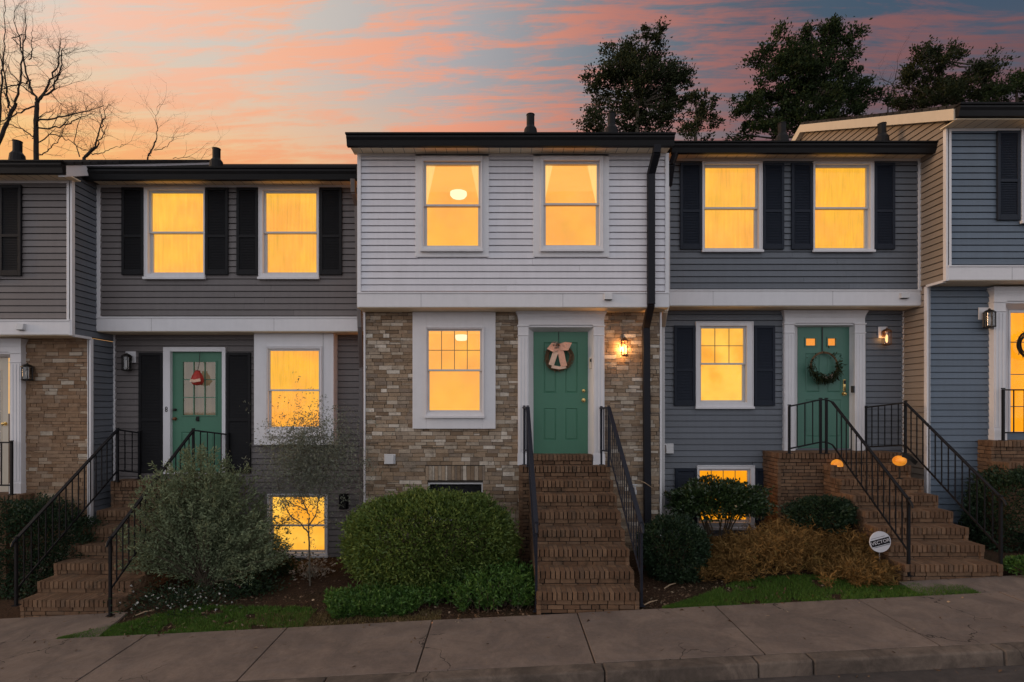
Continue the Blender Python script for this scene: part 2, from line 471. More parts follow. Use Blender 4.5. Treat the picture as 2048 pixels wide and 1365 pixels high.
class MB:
    """collects shapes for one mesh object"""
    def __init__(self):
        self.v, self.f, self.mi = [], [], []
        self.mats = []

    def slot(self, m):
        if m not in self.mats:
            self.mats.append(m)
        return self.mats.index(m)

    def face(self, pts, m=None):
        n = len(self.v)
        self.v += [tuple(p) for p in pts]
        self.f.append(tuple(range(n, n + len(pts))))
        self.mi.append(self.slot(m) if m else 0)

    def hull(self, v8, m=None):
        n = len(self.v)
        self.v += [tuple(p) for p in v8]
        for q in ((0, 3, 2, 1), (4, 5, 6, 7), (0, 1, 5, 4), (1, 2, 6, 5), (2, 3, 7, 6), (3, 0, 4, 7)):
            self.f.append(tuple(n + i for i in q))
            self.mi.append(self.slot(m) if m else 0)

    def box(self, a, b, m=None, jit=0.0):
        (x0, y0, z0), (x1, y1, z1) = a, b
        x0, x1 = min(x0, x1), max(x0, x1)
        y0, y1 = min(y0, y1), max(y0, y1)
        z0, z1 = min(z0, z1), max(z0, z1)
        pts = [(x0, y0, z0), (x1, y0, z0), (x1, y1, z0), (x0, y1, z0), (x0, y0, z1), (x1, y0, z1), (x1, y1, z1), (x0, y1, z1)]
        if jit:
            pts = [tuple(c + random.uniform(-jit, jit) for c in p) for p in pts]
        self.hull(pts, m)

    def bar(self, p, q, w, h=None, m=None):
        """rectangular bar from p to q"""
        p, q = Vector(p), Vector(q)
        h = h or w
        d = (q - p).normalized()
        up = Vector((0, 0, 1)) if abs(d.z) < .95 else Vector((0, 1, 0))
        s = d.cross(up).normalized() * w / 2
        t = s.cross(d).normalized() * h / 2
        self.hull([p - s - t, p + s - t, p + s + t, p - s + t, q - s - t, q + s - t, q + s + t, q - s + t], m)

    def tube(self, pts, radii, seg=8, m=None, cap=True):
        pts = [Vector(p) for p in pts]
        if not hasattr(radii, '__len__'):
            radii = [radii] * len(pts)
        n0 = len(self.v)
        ref = Vector((0, 0, 1))
        for i, p in enumerate(pts):
            d = (pts[min(i + 1, len(pts) - 1)] - pts[max(i - 1, 0)])
            if d.length < 1e-9:
                d = Vector((0, 0, 1))
            d.normalize()
            r = ref if abs(d.dot(ref)) < .93 else Vector((0, 1, 0))
            a = d.cross(r).normalized()
            b = d.cross(a)
            for k in range(seg):
                t = 2 * math.pi * k / seg
                self.v.append(tuple(p + (a * math.cos(t) + b * math.sin(t)) * radii[i]))
        for i in range(len(pts) - 1):
            for k in range(seg):
                k2 = (k + 1) % seg
                self.f.append((n0 + i * seg + k, n0 + i * seg + k2, n0 + (i + 1) * seg + k2, n0 + (i + 1) * seg + k))
                self.mi.append(self.slot(m) if m else 0)
        if cap:
            self.f.append(tuple(n0 + k for k in range(seg)))
            self.mi.append(self.slot(m) if m else 0)
            e0 = n0 + (len(pts) - 1) * seg
            self.f.append(tuple(e0 + k for k in reversed(range(seg))))
            self.mi.append(self.slot(m) if m else 0)

    def lathe(self, c, prof, seg=16, m=None):
        self.tube([(c[0], c[1], c[2] + z) for r, z in prof], [max(r, .0005) for r, z in prof], seg, m)

    def strip(self, prof, x0, x1, m=None):
        """extrude a closed (y,z) profile along x"""
        n = len(prof)
        n0 = len(self.v)
        self.v += [(x0, y, z) for y, z in prof] + [(x1, y, z) for y, z in prof]
        for i in range(n):
            j = (i + 1) % n
            self.f.append((n0 + i, n0 + j, n0 + n + j, n0 + n + i))
            self.mi.append(self.slot(m) if m else 0)
        self.f.append(tuple(n0 + i for i in reversed(range(n))))
        self.mi.append(self.slot(m) if m else 0)
        self.f.append(tuple(n0 + n + i for i in range(n)))
        self.mi.append(self.slot(m) if m else 0)

    def build(self, name, mat, parent=None, smooth=False, bevel=0.0, origin=None):
        me = bpy.data.meshes.new(name)
        verts = self.v
        loc = Vector((0, 0, 0))
        if parent is None and verts:
            a = np.array(verts)
            loc = Vector(((a[:, 0].min() + a[:, 0].max()) / 2, (a[:, 1].min() + a[:, 1].max()) / 2, a[:, 2].min()))
            verts = [tuple(r) for r in (a - np.array(loc))]
        me.from_pydata(verts, [], self.f)
        mats = self.mats if self.mats else [mat]
        for mm in mats:
            me.materials.append(M[mm] if isinstance(mm, str) else mm)
        if len(mats) > 1:
            me.polygons.foreach_set('material_index', self.mi)
        me.update()
        if smooth:
            me.polygons.foreach_set('use_smooth', [True] * len(me.polygons))
        o = bpy.data.objects.new(name, me)
        COL.objects.link(o)
        o.location = loc
        attach(o, parent)
        if bevel:
            b = o.modifiers.new('bevel', 'BEVEL')
            b.width = bevel
            b.segments = 2
            b.limit_method = 'ANGLE'
        return o


def attach(o, parent):
    if parent is not None:
        o.parent = parent
        if parent.parent is None:
            o.matrix_parent_inverse = Matrix.Translation(-parent.location)


def tag(o, label=None, cat=None, group=None, kind=None):
    for k, v in (('label', label), ('category', cat), ('group', group), ('kind', kind)):
        if v:
            o[k] = v
    return o


GROUPS = dict(townhouse='row of townhouses', brick_stairs='brick stairs and landings at the doors', stair_railing='iron railings on the stairs', wall_lantern='wall lanterns beside the doors',
              door_wreath='wreaths hanging on the doors', garden_lantern='lit garden lanterns on the stairs', bare_tree='bare trees behind the roofs', dark_hedge='dark hedges behind the railings',
              ceiling_lamp='ceiling lamps seen through windows', flowering_plant='small flowering plants', low_shrub='low shrubs')


def thing(name, label, cat, loc=(0, 0, 0), group=None):
    o = bpy.data.objects.new(name, None)
    COL.objects.link(o)
    o.location = loc
    o.empty_display_size = .2
    return tag(o, label, cat, group or GROUPS.get(name))


def leaves(name, C, U, L, Wd, mat, parent=None, fold=.12):
    """one mesh of rhombic leaves: C base points, U directions, L lengths, Wd widths"""
    C, U = np.asarray(C, float), np.asarray(U, float)
    N = len(C)
    U = U / (np.linalg.norm(U, axis=1, keepdims=True) + 1e-9)
    R = RNG.normal(size=(N, 3))
    V = np.cross(U, R)
    V /= (np.linalg.norm(V, axis=1, keepdims=True) + 1e-9)
    Nn = np.cross(U, V)
    L = np.broadcast_to(np.asarray(L, float), (N,))[:, None]
    Wd = np.broadcast_to(np.asarray(Wd, float), (N,))[:, None]
    midp = C + U * L * .48 + Nn * L * fold
    vs = np.stack([C, midp + V * Wd / 2, C + U * L, midp - V * Wd / 2], 1).reshape(-1, 3)
    loc = np.zeros(3)
    if parent is None:
        loc = np.array([(vs[:, 0].min() + vs[:, 0].max()) / 2, (vs[:, 1].min() + vs[:, 1].max()) / 2, vs[:, 2].min()])
        vs = vs - loc
    me = bpy.data.meshes.new(name)
    me.vertices.add(N * 4)
    me.vertices.foreach_set('co', vs.ravel())
    me.loops.add(N * 4)
    me.loops.foreach_set('vertex_index', np.arange(N * 4, dtype=np.int32))
    me.polygons.add(N)
    me.polygons.foreach_set('loop_start', np.arange(0, N * 4, 4, dtype=np.int32))
    me.polygons.foreach_set('loop_total', np.full(N, 4, dtype=np.int32))
    me.update(calc_edges=True)
    me.validate()
    me.materials.append(M[mat])
    o = bpy.data.objects.new(name, me)
    COL.objects.link(o)
    o.location = loc
    attach(o, parent)
    return o


def wall_sheet(mb, x0, x1, z0, z1, y, holes, m=None):
    xs = sorted({x0, x1, *[min(max(h[i], x0), x1) for h in holes for i in (0, 1)]})
    zs = sorted({z0, z1, *[min(max(h[i], z0), z1) for h in holes for i in (2, 3)]})
    for i in range(len(xs) - 1):
        for j in range(len(zs) - 1):
            xm, zm = (xs[i] + xs[i + 1]) / 2, (zs[j] + zs[j + 1]) / 2
            if any(h[0] < xm < h[1] and h[2] < zm < h[3] for h in holes):
                continue
            mb.face([(xs[i], y, zs[j]), (xs[i + 1], y, zs[j]), (xs[i + 1], y, zs[j + 1]), (xs[i], y, zs[j + 1])], m)


def siding(name, x0, x1, z0, z1, y, holes, mat, parent, course=.1055):
    """clapboards with real laps on a wall facing -y"""
    mb = MB()
    wall_sheet(mb, x0, x1, z0, z1, y + .030, holes)
    z = z0
    while z < z1 - .005:
        zt = min(z + course, z1)
        segs = [(x0, x1)]
        for h in holes:
            if h[2] < zt - .004 and h[3] > z + .004:
                ns = []
                for a, b in segs:
                    if h[1] <= a or h[0] >= b:
                        ns.append((a, b))
                        continue
                    if h[0] > a:
                        ns.append((a, h[0]))
                    if h[1] < b:
                        ns.append((h[1], b))
                segs = ns
        for a, b in segs:
            cuts = [a]
            while b - cuts[-1] > 4.2:
                cuts.append(cuts[-1] + random.uniform(2.2, 3.6))
            cuts.append(b)
            for p, q in zip(cuts, cuts[1:]):
                g = .0015
                d = random.uniform(-.0012, .0012)
                mb.strip([(y - .013 + d, z + .013), (y - .001 + d, zt), (y + .028, zt), (y + .026, z + .013)], p + g, q - g)
        z += course
    return mb.build(name, mat, parent)


def side_siding(name, xf, sgn, D0, D1, z0, topfn, mat, parent, course=.1055):
    """clapboards on a wall in the plane x = xf, facing sgn; topfn(D) gives the wall's top, so that boards follow a gable"""
    mb = MB()
    nD = 24
    Ds = [D0 + (D1 - D0) * i / nD for i in range(nD + 1)]
    for a, b in zip(Ds, Ds[1:]):
        mb.face([(xf - sgn * .030, Y(a), z0), (xf - sgn * .030, Y(b), z0), (xf - sgn * .030, Y(b), topfn(b)), (xf - sgn * .030, Y(a), topfn(a))])
    z = z0
    zmax = max(topfn(d) for d in Ds)
    fine = [D0 + (D1 - D0) * i / 400 for i in range(401)]
    while z < zmax - .02:
        zt = z + course
        ok = [d for d in fine if topfn(d) > z + course * .5]
        if ok:
            a, b = min(ok), max(ok)
            zt2 = min(zt, max(topfn((a + b) / 2), z + .02))
            pts = [(xf + sgn * .013, z + .013), (xf + sgn * .001, zt2), (xf - sgn * .028, zt2), (xf - sgn * .026, z + .013)]
            n0 = len(mb.v)
            for D in (a, b):
                mb.v += [(x, Y(D), zz) for x, zz in pts]
            for i in range(4):
                j = (i + 1) % 4
                mb.f.append((n0 + i, n0 + j, n0 + 4 + j, n0 + 4 + i))
                mb.mi.append(0)
            mb.f += [(n0, n0 + 1, n0 + 2, n0 + 3), (n0 + 7, n0 + 6, n0 + 5, n0 + 4)]
            mb.mi += [0, 0]
        z += course
    return mb.build(name, mat, parent)


def brick_wall(name, x0, x1, z0, z1, y, holes, mat, parent, soldier=None):
    """tumbled thin bricks in uneven courses, each a block standing a little proud of the mortar"""
    mb = MB()
    wall_sheet(mb, x0, x1, z0, z1, y + .004, holes, 'mortar')
    z = z0
    row = 0
    hs = holes + ([soldier] if soldier else [])
    while z < z1 - .012:
        h = random.choice((.058, .062, .066, .066, .070, .046))
        zt = min(z + h, z1)
        x = x0 - random.uniform(0, .2)
        while x < x1:
            w = random.choice((.10, .15, .18, .20, .20, .21, .22))
            a, b = max(x, x0), min(x + w, x1)
            x += w
            if b - a < .02:
                continue
            parts = [(a, b)]
            for hh in hs:
                if hh[2] < zt - .006 and hh[3] > z + .006:
                    ns = []
                    for p, q in parts:
                        if hh[1] <= p or hh[0] >= q:
                            ns.append((p, q))
                        else:
                            if hh[0] > p + .01:
                                ns.append((p, hh[0]))
                            if hh[1] < q - .01:
                                ns.append((hh[1], q))
                    parts = ns
            for p, q in parts:
                if q - p < .02:
                    continue
                g = random.uniform(.0015, .0045)
                layers = [(z, zt)]
                if random.random() < .10 and h > .055:                 # split brick: two thin flakes
                    k = random.uniform(.35, .65)
                    layers = [(z, z + h * k), (z + h * k, zt)]
                for za, zb in layers:
                    out = random.uniform(.004, .016)
                    mb.box((p + g, y - out, za + g), (q - g, y + .012, zb - g), mat, jit=.0022)
        z += h
        row += 1
    if soldier:
        sx0, sx1, sz0, sz1 = soldier
        x = sx0
        while x < sx1 - .02:
            w = random.choice((.058, .062, .066, .035))
            b = min(x + w, sx1)
            mb.box((x + .003, y - random.uniform(.006, .014), sz0 + .003), (b - .003, y + .012, sz1 - .003), mat, jit=.002)
            x += w
    return mb.build(name, mat, parent)


def frame_ring(mb, x0, x1, z0, z1, ix0, ix1, iz0, iz1, ya, yb, m=None):
    """rectangular ring between an outer and an inner rectangle, butted joints"""
    mb.box((x0, ya, z0), (ix0, yb, z1), m)
    mb.box((ix1, ya, z0), (x1, yb, z1), m)
    mb.box((ix0, ya, iz1), (ix1, yb, z1), m)
    mb.box((ix0, ya, z0), (ix1, yb, iz0), m)


HOLES = {}


def rect_px(D, x0, x1, y0, y1):
    return X(x0, D), X(x1, D), Z(y1, D), Z(y0, D)


def make_window(house, D, outer, glass, meet, back, trim='white_trim', grid=None, sill=True, depth=.13, proud=.035, drape=False, sash_mat='vent_white'):
    """double-hung window: casing (the part), two sashes, two panes, what is lit behind"""
    ox0, ox1, oz0, oz1 = rect_px(D, *outer)
    gx0, gx1, gz0, gz1 = rect_px(D, *glass)
    y = Y(D)
    s = .036
    ix0, ix1, iz0, iz1 = gx0 - s, gx1 + s, gz0 - s, gz1 + s
    ix0, ix1 = max(ix0, ox0 + .03), min(ix1, ox1 - .03)
    iz0, iz1 = max(iz0, oz0 + .03), min(iz1, oz1 - .03)
    mb = MB()
    frame_ring(mb, ox0, ox1, oz0, oz1, ix0, ix1, iz0, iz1, y - proud, y + depth + .03)
    # back-band moulding round the casing and inner stop
    e = .014
    frame_ring(mb, ox0, ox1, oz0, oz1, ox0 + e, ox1 - e, oz0 + e, oz1 - e, y - proud - .012, y - proud)
    if sill:
        mb.box((ox0 - .012, y - proud - .034, oz0 - .028), (ox1 + .012, y - proud + .01, oz0 + .012))
    w = mb.build('window', trim, house, bevel=.003)
    zm = Z(meet, D)
    ys = y + .012
    for k, (za, zb, off) in enumerate(((zm - .014, iz1, 0.0), (iz0, zm + .014, .034))):
        sb = MB()
        yy = ys + off
        bot = .030 if k == 0 else max(gz0 - iz0, .02)
        frame_ring(sb, ix0, ix1, za, zb, gx0 + off * .25, gx1 - off * .25, za + bot, (gz1 if k == 0 else zb - .028), yy, yy + .032)
        if grid and (grid[2] == 'both' or (k == 0) == (grid[2] == 'top')):
            gm = MB()
            gz_a, gz_b = za + bot, (gz1 if k == 0 else zb - .028)
            for i in range(1, grid[0]):
                xx = gx0 + (gx1 - gx0) * i / grid[0]
                gm.box((xx - .006, yy + .021, gz_a), (xx + .006, yy + .028, gz_b))
            for j in range(1, grid[1]):
                zz = gz_a + (gz_b - gz_a) * j / grid[1]
                gm.box((gx0, yy + .0215, zz - .006), (gx1, yy + .0275, zz + .006))
            gm.build('muntin', 'muntin_glow_tint', w)
        sb.build('sash', sash_mat, w, bevel=.002)
        pb = MB()
        pb.box((ix0 + .008, yy + .015, za + .008), (ix1 - .008, yy + .019, zb - .008))
        pb.build('pane', 'pane', w)
    bb = MB()
    yb = y + depth
    kind = back
    if kind in ('glow_curtain', 'glow_blind'):
        n = 90
        amp = .010 if kind == 'glow_curtain' else .004
        fr = 2 * math.pi / (.085 if kind == 'glow_curtain' else .045)
        ph = random.uniform(0, 6)
        xs = [ix0 - .02 + (ix1 - ix0 + .04) * i / n for i in range(n + 1)]
        for a, b in zip(xs, xs[1:]):
            fa, fb = [yb - .02 + amp * math.sin(xx * fr + ph + .8 * math.sin(xx * 9)) for xx in (a, b)]
            bb.face([(a, fa, iz0 - .02), (b, fb, iz0 - .02), (b, fb, iz1 + .02), (a, fa, iz1 + .02)])
        bb.build('curtain', kind, w)
    elif kind == 'room':
        d2 = y + 1.5
        xa, xb, za, zb = ix0 - .25, ix1 + .25, iz0 - .06, iz1 + .12
        y1 = y + depth + .032
        bb.face([(xa, d2, za), (xb, d2, za), (xb, d2, zb), (xa, d2, zb)], 'glow_room')
        bb.face([(xa, y1, za), (xa, d2, za), (xa, d2, zb), (xa, y1, zb)], 'glow_room_side')
        bb.face([(xb, y1, za), (xb, y1, zb), (xb, d2, zb), (xb, d2, za)], 'glow_room_side')
        bb.face([(xa, y1, zb), (xa, d2, zb), (xb, d2, zb), (xb, y1, zb)], 'glow_ceiling')
        bb.face([(xa, y1, za), (xb, y1, za), (xb, d2, za), (xa, d2, za)], 'glow_room_side')
        bb.build('room', 'glow_room', w)
        if drape:
            for sgn in (-1, 1):
                cb = MB()
                xe = ix0 if sgn < 0 else ix1
                n = 14
                for i in range(n):
                    t0, t1 = i / n, (i + 1) / n
                    def pt(t, top):
                        wdt = (.19 if top else .02)
                        zz = iz1 + .02 if top else zm - .05
                        return (xe - sgn * wdt * t + sgn * .02, yb + .03 + .012 * math.sin(t * 22), zz)
                    cb.face([pt(t0, 0), pt(t1, 0), pt(t1, 1), pt(t0, 1)])
                cb.build('curtain', 'glow_drape', w)
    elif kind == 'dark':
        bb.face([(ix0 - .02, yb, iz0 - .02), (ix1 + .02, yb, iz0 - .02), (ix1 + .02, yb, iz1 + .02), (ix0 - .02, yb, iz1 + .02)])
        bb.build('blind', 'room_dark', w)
    else:
        bb.face([(ix0 - .02, yb, iz0 - .02), (ix1 + .02, yb, iz0 - .02), (ix1 + .02, yb, iz1 + .02), (ix0 - .02, yb, iz1 + .02)])
        bb.build('blind', kind, w)
    return w


def hole_of(D, outer, shrink=.02):
    a = rect_px(D, *outer)
    return (a[0] + shrink, a[1] - shrink, a[2] + shrink, a[3] - shrink)


def make_shutter(house, D, rect, mat, split=.56):
    x0, x1, z0, z1 = rect_px(D, *rect)
    y = Y(D) - .011
    mb = MB()
    t = .034
    st = .045
    zm = z0 + (z1 - z0) * (1 - split) if split > .5 else z0 + (z1 - z0) * .5
    mb.box((x0, y - t, z0), (x0 + st, y, z1))
    mb.box((x1 - st, y - t, z0), (x1, y, z1))
    for a, b in ((z0, z0 + .085), (zm - .022, zm + .022), (z1 - .05, z1)):
        mb.box((x0 + st, y - t, a), (x1 - st, y, b))
    s = mb.build('shutter', mat, house, bevel=.003)
    lv = MB()
    for a, b in ((z0 + .085, zm - .022), (zm + .022, z1 - .05)):
        z = a
        while z < b - .01:
            zt = min(z + .027, b)
            lv.strip([(y - t + .007, z), (y - t + .007, z + .004), (y - .012, zt), (y - .016, zt)], x0 + st, x1 - st)
            z += .027
        lv.box((x0 + st, y - .006, a), (x1 - st, y - .002, b))
    lv.build('louver_panel', mat, s)
    return s


def make_vent(house, px, py, D, w, h, mat='vent_white', hood=True):
    x, z, y = X(px, D), Z(py, D), Y(D)
    mb = MB()
    mb.box((x - w / 2 - .02, y - .022, z - h / 2 - .01), (x + w / 2 + .02, y - .010, z + h / 2 + .02))
    if hood:
        mb.hull([(x - w / 2, y - .095, z - h / 2), (x + w / 2, y - .095, z - h / 2), (x + w / 2, y - .022, z - h / 2), (x - w / 2, y - .022, z - h / 2),
                 (x - w / 2, y - .07, z + h / 2), (x + w / 2, y - .07, z + h / 2), (x + w / 2, y - .022, z + h / 2), (x - w / 2, y - .022, z + h / 2)])
        mb.box((x - w / 2 + .01, y - .090, z - h / 2 - .006), (x + w / 2 - .01, y - .03, z - h / 2), 'louver_dark')
        mb.mats = [mat, 'louver_dark']
        mb.mi = [0] * 12 + [1] * 6
    return mb.build('vent_hood', mat, house, bevel=.004)


PITCH = math.tan(math.radians(25))


def make_house(label, x0, x1, Dl, Du, zb, band_px, wall_top_px, gut_px, gx, mats, upper, lower, vents, roofx=None):
    """one townhouse of the row; returns its Empty. upper/lower: opening rectangles (px)"""
    h = thing('townhouse', label, 'townhouse', ((x0 + x1) / 2, Y(Dl), zb))
    zb0, zb1 = Z(band_px[1], Du), Z(band_px[0], Du)
    zt = Z(wall_top_px, Du)
    yl, yu = Y(Dl), Y(Du)
    info = dict(o=h, zb0=zb0, zb1=zb1, zt=zt)
    c = .06
    # upper wall
    siding('upper_wall', x0 + c, x1 - c, zb1 + .03, zt, yu, [hole_of(Du, r) for r in upper], mats['siding'], h)
    # lower wall
    lh = [hole_of(Dl, r) for r in lower]
    if mats['lower'].startswith('brick'):
        brick_wall('lower_wall', x0 + .03, x1 - .03, zb, zb0 + .0, yl, lh, mats['lower'], h, soldier=info_soldier.get(label))
    else:
        siding('lower_wall', x0 + .03, x1 - .03, zb, zb0, yl, lh, mats['lower'], h)
    # band board with a ledge
    mb = MB()
    mb.box((x0, yu - .030, zb0), (x1, yu + .02, zb1))
    mb.box((x0, yu - .044, zb1), (x1, yu + .02, zb1 + .022))
    for k in range(1, 3):
        xx = x0 + (x1 - x0) * (k / 2.2 - .25)
        mb.box((xx, yu - .0315, zb0 + .004), (xx + .004, yu - .0302, zb1 - .004), 'grey_metal')
    mb.mats = ['white_trim', 'grey_metal']
    mb.mi = [0] * 12 + [1] * 12
    mb.build('trim_band', 'white_trim', h, bevel=.003)
    # underside of the overhang
    mb = MB()
    mb.box((x0, yu - .01, zb0 - .012), (x1, yl + .02, zb0 - .0015))
    mb.build('overhang_soffit', 'soffit', h)
    # corner boards
    for xa, xb in ((x0, x0 + c), (x1 - c, x1)):
        mb = MB()
        mb.box((xa, yu - .026, zb1 + .022), (xb, yu + .03, zt))
        mb.build('corner_board', 'white_trim', h, bevel=.003)
    for xa, xb in ((x0, x0 + .03), (x1 - .03, x1)):
        mb = MB()
        mb.box((xa, yl - .026, zb), (xb, yl + .03, zb0 - .014))
        mb.build('corner_board', 'white_trim', h, bevel=.003)
    # eave: soffit, frieze, gutter, roof
    Dg = Du - .38
    ye = Y(Dg)
    rx0, rx1 = roofx or (X(gx[0], Dg), X(gx[1], Dg))
    mb = MB()
    mb.box((rx0 + .02, ye + .09, zt - .003), (rx1 - .02, yu + .03, zt + .012))
    n = int((rx1 - rx0) / .165)
    for i in range(1, n):
        xx = rx0 + (rx1 - rx0) * i / n
        mb.box((xx - .003, ye + .10, zt - .0045), (xx + .003, yu - .03, zt - .0030), 'grey_metal')
    mb.mats = ['soffit', 'grey_metal']
    mb.mi = [0] * 6 + [1] * (len(mb.f) - 6)
    mb.build('soffit', 'soffit', h)
    mb = MB()
    mb.box((x0 + c, yu - .022, zt - .045), (x1 - c, yu - .012, zt - .004))
    mb.build('frieze_board', 'white_trim', h)
    g0, g1 = Z(gut_px[1], Dg), Z(gut_px[0], Dg)
    hh = g1 - g0
    mb = MB()
    mb.strip([(ye + .10, g0), (ye + .035, g0), (ye + .018, g0 + hh * .42), (ye - .004, g0 + hh * .62), (ye - .004, g0 + hh * .74), (ye + .006, g0 + hh * .76),
              (ye + .006, g0 + hh * .82), (ye + .10, g0 + hh * .82)], rx0, rx1)
    mb.strip([(ye - .012, g0 + hh * .84), (ye + .10, g0 + hh * .84), (ye + .10, g1), (ye - .018, g1 - .004)], rx0 - .012, rx1 + .012)
    mb.build('gutter', 'gutter_metal', h, bevel=.003)
    # gable roof
    Dr, De = Dg + 4.4, Dg + 9.0
    def rz(D): return g1 + (min(D, 2 * Dr - D) - Dg - .08) * PITCH
    info['rz'] = rz
    info['Dg'], info['Dr'], info['De'] = Dg, Dr, De
    mb = MB()
    t = .05
    nc = 26
    for i in range(nc):                                          # shingle courses on the front slope
        a, b = Dg + .08 + (Dr - Dg - .08) * i / nc, Dg + .08 + (Dr - Dg - .08) * (i + 1) / nc + .02
        za, zz = rz(a) + .012, rz(min(b, Dr)) + .002
        mb.hull([(rx0, Y(a), za - t), (rx1, Y(a), za - t), (rx1, Y(b), zz - t), (rx0, Y(b), zz - t), (rx0, Y(a), za), (rx1, Y(a), za), (rx1, Y(b), zz), (rx0, Y(b), zz)])
    mb.hull([(rx0, Y(Dr), rz(Dr) - t), (rx1, Y(Dr), rz(Dr) - t), (rx1, Y(De), rz(De) - t), (rx0, Y(De), rz(De) - t), (rx0, Y(Dr), rz(Dr)), (rx1, Y(Dr), rz(Dr)), (rx1, Y(De), rz(De)), (rx0, Y(De), rz(De))])
    mb.build('roof', 'shingle', h)
    # back wall
    mb = MB()
    mb.box((x0 + .02, Y(De - .5), zb - .3), (x1 - .02, Y(De - .4), rz(De - .5) - .08))
    mb.build('rear_wall', mats['siding'], h)
    # roof vents
    for (vx, vt, vb) in vents:
        Dv = Dg + .75
        x = X(vx, Dv)
        top = Z(vt, Dv)
        z0 = rz(Dv) - .06
        hgt = top - z0
        mb = MB()
        mb.lathe((x, Y(Dv), z0), [(.125, 0), (.105, hgt * .42), (.075, hgt * .52), (.066, hgt * .56), (.066, hgt * .97), (.072, hgt * .98), (.072, hgt)], 14)
        mb.build('vent_pipe', 'gutter_metal', h, smooth=False)
    return info


def side_wall(house, info, xf, sgn, Dl, Du, zb, mat, rake_mat, trim_mat):
    h, zb0 = info['o'], info['zb0']
    rz, Dg, Dr, De = info['rz'], info['Dg'], info['Dr'], info['De']
    yu, yl = Y(Du), Y(Dl)
    side_siding('side_wall', xf, sgn, Du + .02, De - .45, zb0 + .004, lambda D: rz(D) - .20, mat, h)
    side_siding('side_wall', xf, sgn, Dl + .02, De - .45, zb, lambda D: zb0, mat, h)
    # trims that follow the step of the overhang
    mb = MB()
    o = .030
    mb.box((xf - sgn * .02, yu - .026, zb0 - .014), (xf + sgn * o, yu + .035, info['zt'] + .02))
    mb.build('corner_board', trim_mat, h, bevel=.003)
    mb = MB()
    mb.box((xf - sgn * .02, yl - .026, zb), (xf + sgn * o, yl + .035, zb0 - .016))
    mb.box((xf - sgn * .02, yu + .036, zb0 - .03), (xf + sgn * o, yl - .0, zb0 + .012))
    mb.build('corner_board', trim_mat, h, bevel=.003)
    # rake boards
    mb = MB()
    for a, b in ((Dg + .10, Dr), (Dr, De)):
        hb = .20
        xa, xb = xf + sgn * .015, xf + sgn * .125
        mb.hull([(xa, Y(a), rz(a) - .03 - hb), (xb, Y(a), rz(a) - .03 - hb), (xb, Y(b), rz(b) - .03 - hb), (xa, Y(b), rz(b) - .03 - hb),
                 (xa, Y(a), rz(a) - .052), (xb, Y(a), rz(a) - .052), (xb, Y(b), rz(b) - .052), (xa, Y(b), rz(b) - .052)])
    mb.build('rake_board', rake_mat, h, bevel=.004)


def downspout(house, pts, w, d, mat):
    mb = MB()
    for a, b in zip(pts, pts[1:]):
        mb.bar(a, b, w, d)
        mb.bar(Vector(b) - Vector((0, 0, .012)), Vector(b) + Vector((0, 0, .012)), w * 1.04, d * 1.04)
    return mb.build('downspout', mat, house, bevel=.008)


